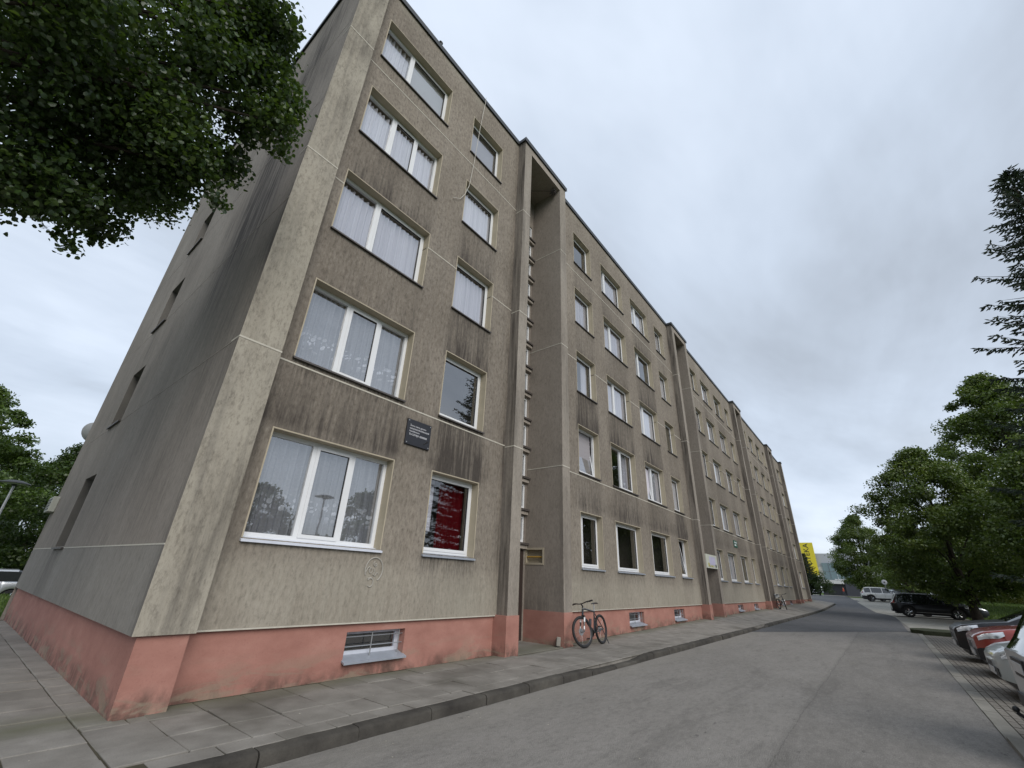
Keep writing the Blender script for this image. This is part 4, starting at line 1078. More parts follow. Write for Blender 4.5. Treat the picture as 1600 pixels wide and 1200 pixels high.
# ------------------------------------------------------------------ bicycles
def wheel_ring(mb, c, R, r, n=36, k=8, m=0):
    pts = [(c[0]+R*math.cos(2*PI*i/n), c[1], c[2]+R*math.sin(2*PI*i/n)) for i in range(n)]
    mb.tube(pts, r, k, m, closed=True)
def bicycle(label, loc, rz, lean, steer, pale=None, group=None):
    b = thing('bicycle', label, 'bicycle', loc, rz, group); b.rotation_euler = (lean, 0, rz)
    blk = MAT['bikeblack']; R = .345; rw, fw = (0, 0, R), (1.10, 0, R)
    hub = Matrix.Translation((.985, 0, .74)) @ Matrix.Rotation(steer, 4, Vector((-.32, 0, 1))) @ Matrix.Translation((-.985, 0, -.74))
    def T(mb):
        mb.v = [tuple(hub @ Vector(v)) for v in mb.v]; return mb
    for front, c in ((False, rw), (True, fw)):
        m = MB(); wheel_ring(m, c, R-.03, .03)
        if front: T(m)
        o = m.build('wheel', MAT['tyre'], b, True)
        m = MB(); wheel_ring(m, c, R-.058, .012, 32, 6); 
        if front: T(m)
        m.build('rim', MAT['rimgrey'], o, True)
        m = MB()
        for i in range(14):
            a = 2*PI*i/14; m.tube([(c[0]+.02*math.cos(a+.5), .02*(-1)**i, c[2]+.02*math.sin(a+.5)), (c[0]+(R-.06)*math.cos(a), 0, c[2]+(R-.06)*math.sin(a))], .0013, 4)
        m.tube([(c[0], -.05, c[2]), (c[0], .05, c[2])], .022, 8)
        if front: T(m)
        m.build('spokes', MAT['steel'], o)
        m = MB(); m.lathe([(.03, 0), (.08, 0), (.08, .003), (.03, .003)], 20, axis='y', c=(c[0], -.045, c[2]))
        if front: T(m)
        m.build('brake_disc', MAT['steel'], o)
    BBp = (.43, 0, .29); ST = (.30, 0, .76); HT, HB = (.95, 0, .83), (.99, 0, .70)
    m = MB()
    m.tube([BBp, ST], .019, 8); m.tube([ST, (.6, 0, .80), (.85, 0, .835), HT], .022, 8); m.tube([BBp, (.7, 0, .47), HB], .027, 8); m.tube([HT, HB], .027, 8)
    for s in (-1, 1):
        m.tube([(BBp[0], s*.03, BBp[2]), (0, s*.07, R)], .012, 6); m.tube([(ST[0], s*.02, .70), (0, s*.07, R)], .011, 6)
    m.build('frame', blk, b, True)
    m = MB(); m.tube([(.97, -.06, .76), (.945, 0, .88)], .01, 6)
    m = MB()
    for s in (-1, 1): m.tube([(1.005, s*.065, .66), (1.06, s*.065, .50)], .021, 8); m.tube([(1.06, s*.065, .50), (1.10, s*.065, R)], .016, 8)
    m.tube([(1.005, -.07, .665), (.995, 0, .69), (1.005, .07, .665)], .024, 8); T(m); fk = m.build('fork', blk, b, True)
    m = MB()
    for s in (-1, 1): m.tube([(1.012, s*.066, .64), (1.043, s*.066, .55)], .0225, 8); m.tube([(1.075, s*.066, .46), (1.092, s*.066, .39)], .0185, 8)
    T(m); m.build('fork_decal', MAT['upvc'], fk, True)
    m = MB(); m.tube([(.95, 0, .83), (.935, 0, .90), (.985, 0, .955)], .018, 8)
    m.tube([(.93, -.33, .985), (.96, -.2, .98), (.985, -.06, .955), (.985, .06, .955), (.96, .2, .98), (.93, .33, .985)], .013, 8)
    T(m); hb = m.build('handlebar', blk, b, True)
    m = MB()
    for s in (-1, 1): m.tube([(.925, s*.23, .98), (.915, s*.35, .985)], .019, 8); m.tube([(.985, s*.2, .97), (1.01, s*.28, .95)], .006, 5)
    T(m); m.build('grip', MAT['tyre'], hb, True)
    m = MB(); m.tube([ST, (.265, 0, .93)], .013, 8); m.build('seat_post', MAT['steel'], b, True)
    m = MB(); ring = []
    for (x, w, z, h) in ((.13, .07, .945, .03), (.18, .075, .955, .045), (.26, .05, .955, .04), (.34, .022, .95, .032), (.40, .014, .942, .022)):
        ring.append([(x, w*math.cos(t), z+h*.5*math.sin(t)) for t in np.linspace(0, 2*PI, 10, endpoint=False)])
    n0 = len(m.v)
    for R_ in ring: m.v += R_
    for i in range(4):
        for j in range(10): m.f.append((n0+i*10+j, n0+i*10+(j+1) % 10, n0+(i+1)*10+(j+1) % 10, n0+(i+1)*10+j)); m.m.append(0)
    m.f.append(tuple(range(n0, n0+10))); m.m.append(0); m.f.append(tuple(range(n0+49, n0+39, -1))); m.m.append(0)
    m.build('saddle', blk, b, True)
    m = MB(); m.lathe([(.02, 0), (.095, 0), (.095, .006), (.02, .006)], 24, axis='y', c=(BBp[0], -.055, BBp[2])); m.tube([(BBp[0], -.07, BBp[2]), (BBp[0]+.1, -.075, BBp[2]-.13)], .011, 6); m.tube([(BBp[0], .07, BBp[2]), (BBp[0]-.1, .075, BBp[2]+.13)], .011, 6)
    cr = m.build('crank', blk, b, True)
    for s, dx, dz in ((-1, .1, -.13), (1, -.1, .13)):
        m = MB(); m.box(BBp[0]+dx-.045, BBp[0]+dx+.045, min(s*.085, s*.17), max(s*.085, s*.17), BBp[2]+dz-.012, BBp[2]+dz+.012); m.build('pedal', MAT['tyre'], cr)
    m = MB(); m.tube([(BBp[0], -.052, BBp[2]+.09), (0, -.052, R+.04)], .005, 5); m.tube([(BBp[0], -.052, BBp[2]-.09), (.02, -.052, R-.10), (0, -.052, R-.03)], .005, 5); m.build('chain', MAT['tyre'], b)
    m = MB(); m.tube([(.62, .0, .46), (.575, 0, .60)], .034, 8); m.build('bottle_cage', MAT['rimgrey'], b)
    m = MB(); m.tube([(.06, .07, .33), (.10, .22, .02)], .010, 6); m.build('kickstand', blk, b)
    if pale:
        m = MB(); m.box(-.16, .12, -.14, .14, .75, .98); o = m.build('rear_bag', MAT[pale], b)
    return b
MAT['bikeblack'] = simple('black_paint', (.012, .012, .014), .3, coat=.5); MAT['tyre'] = simple('tyre_rubber', (.016, .016, .017), .75); MAT['rimgrey'] = simple('rim_alloy', (.07, .07, .075), .4, .6)
MAT['bagpale'] = simple('pale_cloth', (.35, .36, .36), .8)
bicycle('black mountain bike standing against the wall between the stair bay and basement window', (11.62, -.60, .003), PI+.06, math.radians(6), math.radians(-18))
bicycle('small dark bicycle with pale bag parked far along the facade', (39.2, -.5, pz(39, -.5)+.003), PI+.5, math.radians(5), math.radians(-20), 'bagpale')

# ------------------------------------------------------------------ cars
def paint(name, c, metal=0.0, rough=.28):
    k = NT(name); n = k.noise(k.obj(), 2.5, 4); g = k.noise(k.obj(), 300, 2)
    k.col(k.mix(n, tuple(x*.92 for x in c), tuple(min(1, x*1.06) for x in c))); k.rough(k.math('ADD', rough, k.math('MULTIPLY', n, .08)))
    k.b.inputs['Metallic'].default_value = metal; k.b.inputs['Coat Weight'].default_value = .8 if sum(c) > .1 else .3; k.b.inputs['Coat Roughness'].default_value = .05; k.b.inputs['Specular IOR Level'].default_value = .5 if sum(c) > .1 else .3
    if metal: k.bump(g, .03, .002)
    return k.m
MAT['carglass'] = None
def mk_carglass():
    k = NT('car_glass'); k.col((.012, .015, .016)); k.rough(.03); k.b.inputs['Specular IOR Level'].default_value = .9; k.b.inputs['Coat Weight'].default_value = .6; return k.m
MAT['carglass'] = mk_carglass()
MAT['lampglass'] = None
def mk_lamp():
    k = NT('headlamp_glass'); v = k.node('TexVoronoi'); v.inputs['Scale'].default_value = 9; k.L(k.obj(), v.inputs['Vector'])
    k.col(k.ramp(v.outputs['Distance'], [(.08, (.10, .10, .11)), (.3, (.45, .47, .48)), (.55, (.75, .77, .79))])); k.rough(.12); k.b.inputs['Metallic'].default_value = .35; k.b.inputs['Coat Weight'].default_value = 1.0; return k.m
MAT['lampglass'] = mk_lamp()
MAT['redlamp'] = simple('tail_lamp', (.28, .01, .012), .15, coat=1.0); MAT['blackplastic'] = simple('black_plastic', (.02, .02, .021), .55)
MAT['chrome'] = simple('chrome', (.6, .61, .62), .12, 1.0); MAT['plate'] = simple('number_plate', (.6, .6, .6), .5)
def car(name, label, cat, loc, heading, L, W, H, pmat, belt, roof, wheels, R=.34, zs=.24, sidewin=None, clad=False, suv=False, face='grille', rimmat='chrome', group=None, chrome=False, rails=False):
    """local +x = forward. belt / roof: lists of (x, z)"""
    c = thing(name, label, cat, loc, heading, group)
    xs = set(np.linspace(-L/2, L/2, 44)); Ra = R*1.17
    for d in (.02, .05, .09, .14, .2, .28): xs |= {-L/2+d, L/2-d}
    for xw in wheels:
        for t in np.linspace(0, PI, 15): xs.add(xw+Ra*math.cos(t))
    for p in roof: xs.add(p[0])
    if sidewin:
        for a, b in sidewin: xs |= {a, b}
    xs = np.array(sorted(xs)); xs = xs[np.concatenate([[True], np.diff(xs) > 1e-3])]
    bx, bz = zip(*belt); rx, rz_ = zip(*roof); n = len(xs)
    def sect(x):
        e = min(x+L/2, L/2-x); f = 1.0
        if e < .5: f = 1-.24*(1-max(0, e)/.5)**2.4
        bel = float(np.interp(x, bx, bz)); rf = max(float(np.interp(x, rx, rz_)), bel+.03)
        bot = zs + (.12*(1-e/.45) if e < .45 else 0)
        for xw in wheels:
            if abs(x-xw) < Ra: bot = max(bot, R+math.sqrt(max(0, Ra*Ra-(x-xw)**2)))
        bot = min(bot, bel-.06); hw = W/2*f; P = []
        for t, wv in zip((0, .2, .5, .8, .94, 1), (.955, .992, 1.0, .985, .965, .935)): P.append((hw*wv, bot+(bel-bot)*t))
        h = rf-bel; k = min(1, h/.5); yr = (.935-.20*k); zr = rf-.075*k-.012
        for t in (.33, .66, 1): P.append((hw*(.935+(yr-.935)*t), bel+(zr-bel)*t))
        for yy, zz in ((yr-.07*yr, rf-.022*k), (yr*.55, rf-.002), (0, rf+.012)): P.append((hw*yy, zz))
        return [(x, y, z) for y, z in P] + [(x, -y, z) for y, z in P[-2::-1]]
    G = [sect(x) for x in xs]; q = len(G[0]); half = 12
    parts = {}
    def grp(i, j):
        jj = min(j, q-2-j); xm = (xs[i]+xs[i+1])/2
        rf = float(np.interp(xm, rx, rz_)); bel = float(np.interp(xm, bx, bz)); h = rf-bel
        sl = (float(np.interp(xs[i+1], rx, rz_))-float(np.interp(xs[i], rx, rz_)))/(xs[i+1]-xs[i])
        if 5 <= jj <= 7 and sidewin and h > .2:
            for a, b in sidewin:
                if a < xm < b: return 'side_window'
        if jj >= 8 and abs(sl) > .22 and h > .05: return 'windscreen' if xm > 0 else 'rear_window'
        if clad and (jj == 0 or (jj == 1 and abs(xm) > L/2-.6)): return 'lower_trim'
        return 'body'
    for i in range(n-1):
        for j in range(q-1):
            g = grp(i, j)
            if g == 'side_window': g = 'side_window' if j < q/2 else 'side_window_'
            parts.setdefault(g, []).append((i, j))
    for g, fl in parts.items():
        m = MB(); idx = {}
        def vid(i, j):
            if (i, j) not in idx: idx[(i, j)] = len(m.v); m.v.append(G[i][j])
            return idx[(i, j)]
        for i, j in fl: m.f.append((vid(i, j), vid(i, j+1), vid(i+1, j+1), vid(i+1, j))); m.m.append(0)
        if g == 'body':
            for e in (0, n-1):
                k0 = len(m.v); m.v += G[e]; m.f.append(tuple(range(k0, k0+q)) if e == 0 else tuple(range(k0+q-1, k0-1, -1))); m.m.append(0)
        m.build(g.rstrip('_'), MAT['carglass'] if 'win' in g else (MAT['blackplastic'] if g == 'lower_trim' else pmat), c, True)
    m = MB(); m.box(-L/2+.16, L/2-.16, -W*.40, W*.40, zs-.04, .78 if H > 1.5 else .62); m.build('underbody', MAT['blackplastic'], c)
    Gn = np.array(G)
    def patch(nm, x0, x1, j0, j1, side, mat, off=.012, nx=5, nj=5):
        m = MB(); v = []
        for a in np.linspace(x0, x1, nx):
            i = int(np.clip(np.searchsorted(xs, a)-1, 0, n-2)); t = (a-xs[i])/(xs[i+1]-xs[i]); row = Gn[i]*(1-t)+Gn[i+1]*t
            for b in np.linspace(j0, j1, nj):
                k = int(min(b, q-2)); s = b-k; p = row[k]*(1-s)+row[k+1]*s
                d = np.array([max(0, abs(p[0])-L/2+.6)*np.sign(p[0]), p[1]*1.2, (p[2]-.6)*.6]); d /= np.linalg.norm(d)+1e-6
                p = p+d*off; v.append((p[0], p[1]*(-1 if side < 0 else 1), p[2]))
        m.v = v
        for a in range(nx-1):
            for b in range(nj-1): m.f.append((a*nj+b, (a+1)*nj+b, (a+1)*nj+b+1, a*nj+b+1)); m.m.append(0)
        return m.build(nm, mat, c, True)
    for s in (-1, 1):
        patch('headlight', L/2-.50, L/2-.07, 3.1, 4.8, s, MAT['lampglass'], .012)
        patch('tail_light', -L/2+.005, -L/2+.22, 3.0 if not suv else 4.5, 5.0 if not suv else 7.2, s, MAT['redlamp'])
        for xd in (wheels[0]+Ra+.06, wheels[0]+Ra+1.0, wheels[1]-Ra-.12):
            patch('door_seam', xd, xd+.012, .6, 5, s, MAT['blackplastic'], .003, 2, 8)
        for xd in (wheels[0]+Ra+.16, wheels[0]+Ra+1.1):
            o = patch('door_handle', xd, xd+.19, 3.9, 4.2, s, MAT['chrome'] if chrome else pmat, .022, 3, 3)
        if chrome: patch('side_strip', wheels[0]+Ra, wheels[1]-Ra, .72, .95, s, MAT['chrome'], .008, 6, 2); patch('window_trim', sidewin[0][0]-.05, sidewin[-1][1], 4.8, 5.0, s, MAT['chrome'], .006, 8, 2)
        m = MB(); xm = sidewin[-1][1]-.22; zb = float(np.interp(xm, bx, bz)); m.ellip((xm, s*(W/2+.07), zb+.07), (.075, .10, .075), 10, 6); m.build('mirror', pmat, c, True)
        if rails:
            m = MB(); xr = [p for p in roof if p[1] > H-.12]; m.tube([(x, s*W*.345, float(np.interp(x, rx, rz_))+.035) for x in np.linspace(xr[0][0]+.1, xr[-1][0]-.1, 6)], .02, 6); m.build('roof_rail', MAT['chrome'] if chrome else MAT['blackplastic'], c, True)
        for xw in wheels:
            m = MB(); y = s*(W/2-.115)
            m.lathe([(R*.62, -.10), (R*.93, -.10), (R, -.07), (R, .07), (R*.93, .10), (R*.62, .10)], 28, axis='y', c=(xw, y, R)); wo = m.build('wheel', MAT['tyre'], c, True)
            m = MB(); yo = y+s*.075
            m.lathe([(R*.60, 0), (R*.66, s*.012), (R*.66, -s*.08), (R*.60, -s*.08)], 28, axis='y', c=(xw, yo, R))
            m.lathe([(0.001, s*.012), (R*.15, s*.012), (R*.17, 0)], 14, axis='y', c=(xw, yo, R))
            for k in range(5):
                a = 2*PI*k/5+.3
                for dd in (-.13, .13):
                    m.tube([(xw+R*.13*math.cos(a), yo, R+R*.13*math.sin(a)), (xw+R*.62*math.cos(a+dd), yo-.005*s, R+R*.62*math.sin(a+dd))], R*.055, 5)
            m.build('rim', MAT[rimmat], wo, True)
            m = MB(); m.lathe([(0.001, 0), (R*.6, 0)], 20, axis='y', c=(xw, y-s*.02, R)); m.build('brake_backing', MAT['blackplastic'], wo)
    # front face: grille, lower intake, plate
    xb = L/2; bf = float(np.interp(xb, bx, bz)); fw = W/2*.76
    if face == 'grille':
        m = MB(); m.box(xb-.04, xb+.018, -fw*.42, fw*.42, bf-.22, bf-.05); m.build('grille', MAT['blackplastic'], c)
        m = MB()
        for zz in (bf-.225, bf-.055): m.box(xb-.02, xb+.028, -fw*.44, fw*.44, zz, zz+.022)
        for yy in (-fw*.44, -fw*.2, 0, fw*.2, fw*.44): m.box(xb-.02, xb+.024, yy-.008, yy+.008, bf-.2, bf-.055)
        m.build('grille_chrome', MAT['chrome'], c)
    if clad:
        m = MB(); m.box(xb-.10, xb+.006, -fw*.98, fw*.98, zs+.10, zs+.30); m.build('bumper_trim', MAT['blackplastic'], c)
    m = MB(); m.box(xb-.05, xb+.012, -fw*.8, fw*.8, zs+.14, zs+.27); m.build('lower_intake', MAT['blackplastic'], c)
    m = MB(); m.box(xb, xb+.03, -.26, .26, zs+.15, zs+.26); m.build('number_plate', MAT['plate'], c)
    m = MB(); br_ = float(np.interp(-xb, bx, bz)); m.box(-xb-.022, -xb, -.30, .30, br_-.22, br_-.03, 1); m.box(-xb-.030, -xb-.022, -.26, .26, br_-.18, br_-.07, 0); m.build('number_plate', [MAT['plate'], MAT['blackplastic']], c)
    m = MB(); m.box(-xb-.03, -xb+.1, -fw*.95, fw*.95, zs+.10, zs+.24); m.build('rear_bumper_trim', MAT['blackplastic'], c)
    return c

def suv_prof(L, H):
    h = L/2
    return ([(-h, .98), (-h+.3, 1.02), (0, 1.02), (h-1.30, 1.02), (h-.6, .96), (h-.2, .88), (h-.05, .80), (h, .74)],
            [(-h, 1.0), (-h+.12, 1.15), (-h+.42, H-.08), (-h+.8, H), (0, H), (h-2.05, H-.03), (h-1.85, H-.10), (h-1.12, 1.06), (h-.6, .99), (h, .76)])
def est_prof(L, H):
    h = L/2
    return ([(-h, .92), (-h+.3, .96), (0, .95), (h-1.2, .93), (h-.6, .86), (h-.2, .77), (h-.05, .69), (h, .62)],
            [(-h, .95), (-h+.15, 1.05), (-h+.65, H-.08), (-h+1.0, H), (0, H), (h-2.15, H-.03), (h-1.95, H-.1), (h-1.05, .98), (h-.5, .88), (h, .64)])
DOWN = -PI/2; UP = PI/2
b_, r_ = suv_prof(4.75, 1.72)
car('suv', 'black SUV with chrome side strip parked nose to the grass under the leaning tree', 'car', (50.35, -9.25, road_z(50)+.01), DOWN+.05, 4.75, 1.93, 1.72, paint('black_car_paint', (.008, .008, .010)), b_, r_, (-1.42, 1.43), .37, .27,
    [(-2.05, -1.28), (-1.2, -.12), (-.04, .98)], suv=True, chrome=True, rails=True)
b_, r_ = suv_prof(4.6, 1.70)
car('suv', 'white SUV with black lower trim parked far down the street', 'car', (77.9, -6.5, road_z(77)+.02), DOWN+.12, 4.6, 1.85, 1.70, paint('white_car_paint', (.72, .72, .70)), b_, r_, (-1.36, 1.36), .36, .27, [(-1.95, -1.3), (-1.22, -.15), (-.07, .95)], clad=True, suv=True)
b_, r_ = est_prof(4.4, 1.45)
car('hatchback', 'pale bluish car mostly hidden beyond the white SUV', 'car', (80.6, -7.6, road_z(80)+.02), DOWN+.1, 4.4, 1.76, 1.45, paint('ice_car_paint', (.55, .62, .68)), b_, r_, (-1.3, 1.3), .31, .2, [(-1.5, -.25), (-.17, .9)])
b_, r_ = est_prof(4.6, 1.46)
car('saloon_car', 'dark car seen just behind the black SUV with chrome strip', 'car', (53.2, -10.4, road_z(53)+.02), DOWN+.04, 4.6, 1.8, 1.46, paint('graphite_car_paint', (.03, .032, .036), .3), b_, r_, (-1.35, 1.35), .32, .2, [(-1.6, -.3), (-.22, .95)])
b_, r_ = suv_prof(4.3, 1.52)
car('crossover_car', 'black car with its front end showing beside the red car', 'car', (19.25, -10.12, road_z(19)+.012), UP, 4.3, 1.8, 1.52, paint('black_car_paint', (.010, .010, .012)), b_, r_, (-1.28, 1.25), .33, .22, [(-1.75, -1.2), (-1.12, -.15), (-.07, .85)], chrome=True)
b_, r_ = suv_prof(4.32, 1.62)
car('crossover_car', 'orange red crossover car with big clear headlight parked nose to the road', 'car', (16.15, -10.20, road_z(16)+.012), UP, 4.32, 1.8, 1.62, paint('red_car_paint', (.27, .032, .02), .15), b_, r_, (-1.3, 1.27), .35, .24, [(-1.75, -1.2), (-1.12, -.15), (-.07, .85)], clad=True)
b_, r_ = est_prof(4.2, 1.43)
car('hatchback', 'light silver car with its bumper showing between the red car and silver SUV', 'car', (12.95, -10.05, road_z(13)+.012), UP, 4.2, 1.74, 1.43, paint('silver_car_paint', (.46, .49, .48), .35), b_, r_, (-1.26, 1.26), .31, .2, [(-1.5, -.25), (-.17, .88)])
b_, r_ = suv_prof(4.7, 1.74)
sv = car('suv', 'silver SUV seen from behind at the right edge with tow ball', 'car', (8.42, -10.08, road_z(9)+.012), DOWN, 4.7, 1.86, 1.74, paint('silver_grey_car_paint', (.42, .43, .44), .35), b_, r_, (-1.4, 1.4), .36, .3, [(-2.0, -1.3), (-1.22, -.15), (-.07, .95)], clad=True, suv=True)
m = MB(); m.tube([(-2.2, 0, .36), (-2.45, 0, .34), (-2.52, 0, .40)], .02, 8); m.ellip((-2.52, 0, .43), (.032, .032, .032), 10, 7); m.build('tow_ball', MAT['blackplastic'], sv, True)
b_, r_ = est_prof(4.5, 1.44)
car('estate_car', 'silver car on the grass side at the left edge behind the block', 'car', (1.35, 23.9, -.5), PI-.02, 4.5, 1.75, 1.44, paint('silver_car_paint', (.44, .46, .49), .35), b_, r_, (-1.3, 1.3), .32, .2, [(-1.6, -.3), (-.22, .95)])
m = MB(); m.box(-14, 14, 22.6, 26, -.53, -.505); o = m.build('side_parking', MAT['newroad']); tag(o, kind='structure')

# ------------------------------------------------------------------ trees
def leaf_mesh(name, C, R, n_per, size, mat, seed, flat=.7, big=False, up=.6, surf=.5, droop=0.0):
    rg = np.random.default_rng(seed); C = np.asarray(C, float); R = np.asarray(R, float); N = len(C)*n_per
    idx = np.repeat(np.arange(len(C)), n_per)
    d = rg.normal(size=(N, 3)); d /= np.linalg.norm(d, axis=1)[:, None]
    rad = rg.uniform(0, 1, N)**surf * (1+.22*rg.normal(size=N).clip(-2, 2)*.6)
    P = C[idx] + d*rad[:, None]*R[idx][:, None]*np.array([1, 1, flat])
    nrm = rg.normal(size=(N, 3))*.75 + d*.35 + np.array([0, 0, up]); nrm /= np.linalg.norm(nrm, axis=1)[:, None]
    t = rg.normal(size=(N, 3)) + np.array([0, 0, -droop]); t -= nrm*(t*nrm).sum(1)[:, None]; t /= np.linalg.norm(t, axis=1)[:, None]
    b = np.cross(nrm, t); s = size*rg.uniform(.65, 1.3, N)
    if big: prof = [(-.5, 0, 0), (-.28, .40, .10), (.12, .40, .10), (.55, 0, -.05), (.12, -.40, .10), (-.28, -.40, .10)]; faces = np.array([[0, 1, 2, 3], [3, 4, 5, 0]])
    else: prof = [(-.5, 0, 0), (0, .34, .06), (.5, 0, 0), (0, -.34, .06)]; faces = np.array([[0, 1, 2, 3]])
    k = len(prof); V = np.empty((N, k, 3))
    for i, (a, c, e) in enumerate(prof): V[:, i] = P + (t*a + b*c + nrm*e)*s[:, None]
    fc = (np.arange(N)[:, None, None]*k + faces[None]).reshape(-1, 4); nf = len(fc)
    me = bpy.data.meshes.new(name); me.vertices.add(N*k); me.vertices.foreach_set('co', V.reshape(-1).astype(np.float32))
    me.loops.add(nf*4); me.loops.foreach_set('vertex_index', fc.reshape(-1).astype(np.int32))
    me.polygons.add(nf); me.polygons.foreach_set('loop_start', (np.arange(nf)*4).astype(np.int32))
    try: me.polygons.foreach_set('loop_total', np.full(nf, 4, dtype=np.int32))
    except Exception: pass
    cl = rg.uniform(0, 1, len(C))[idx]; rv = np.clip(.45*cl+.55*rg.uniform(0, 1, N)**1.3, 0, 1)
    a = me.attributes.new('rnd', 'FLOAT', 'FACE'); a.data.foreach_set('value', np.repeat(rv, len(faces)).astype(np.float32))
    me.materials.append(mat); me.update(calc_edges=True); return me
def limbs(mb, base, top, r0, targets, seed, zmin=.25, n=26):
    r = random.Random(seed); base = Vector(base); top = Vector(top); mid = base.lerp(top, .5)+Vector((r.uniform(-.2, .2), r.uniform(-.2, .2), 0))
    pts = []; rd = []
    for i in range(9):
        t = i/8; p = base.lerp(mid, t).lerp(mid.lerp(top, t), t); pts.append(p); rd.append(r0*(1-.82*t)*(1.35 if i == 0 else 1))
    mb.tube(pts, rd, 10)
    T = sorted(targets, key=lambda q: r.random())[:n]
    for q in T:
        q = Vector(q); t = min(.95, max(zmin, (q.z-base.z)/(top.z-base.z)*.72 - r.uniform(.02, .15)))
        a = base.lerp(mid, t).lerp(mid.lerp(top, t), t); rr = r0*(1-.8*t)*.45
        c1 = a.lerp(q, .4)+Vector((0, 0, (q-a).length*.12))
        mb.tube([a, a.lerp(c1, .5), c1, c1.lerp(q, .5), q], [rr, rr*.8, rr*.6, rr*.4, rr*.15], 6)
def tree(name, label, base, H, R, z0, leafmat, seed, nb=90, npb=320, leaf=.16, br=.9, tr=.22, lean=(0, 0), cat='tree', group=None, shape='round', flat=.62, big=False):
    t = thing(name, label, cat, base, 0, group); rg = random.Random(seed); C = []; Rr = []
    while len(C) < nb:
        u = rg.uniform(0, 1)
        if shape == 'round': prof = math.sqrt(max(0, 1-(2*u-1)**2))**.8
        elif shape == 'egg': prof = (math.sin(PI*u**.62))**.75
        else: prof = max(.05, 1-u)
        a = rg.uniform(0, 2*PI); rr = R*prof*math.sqrt(rg.uniform(.12, 1))*rg.uniform(.85, 1.08)
        z = z0+(H-z0)*u
        C.append((rr*math.cos(a)+lean[0]*z, rr*math.sin(a)+lean[1]*z, z)); Rr.append(br*rg.uniform(.6, 1.25)*(.75 if u > .85 else 1))
    me = leaf_mesh('crown', C, Rr, npb, leaf, leafmat, seed, flat, big); link('crown', me, t)
    mb = MB(); limbs(mb, (0, 0, -.15), (lean[0]*H*.8, lean[1]*H*.8, H*.82), tr, C, seed, zmin=max(.12, z0/H*.7)); mb.build('trunk', MAT['bark'], t, True)
    return t
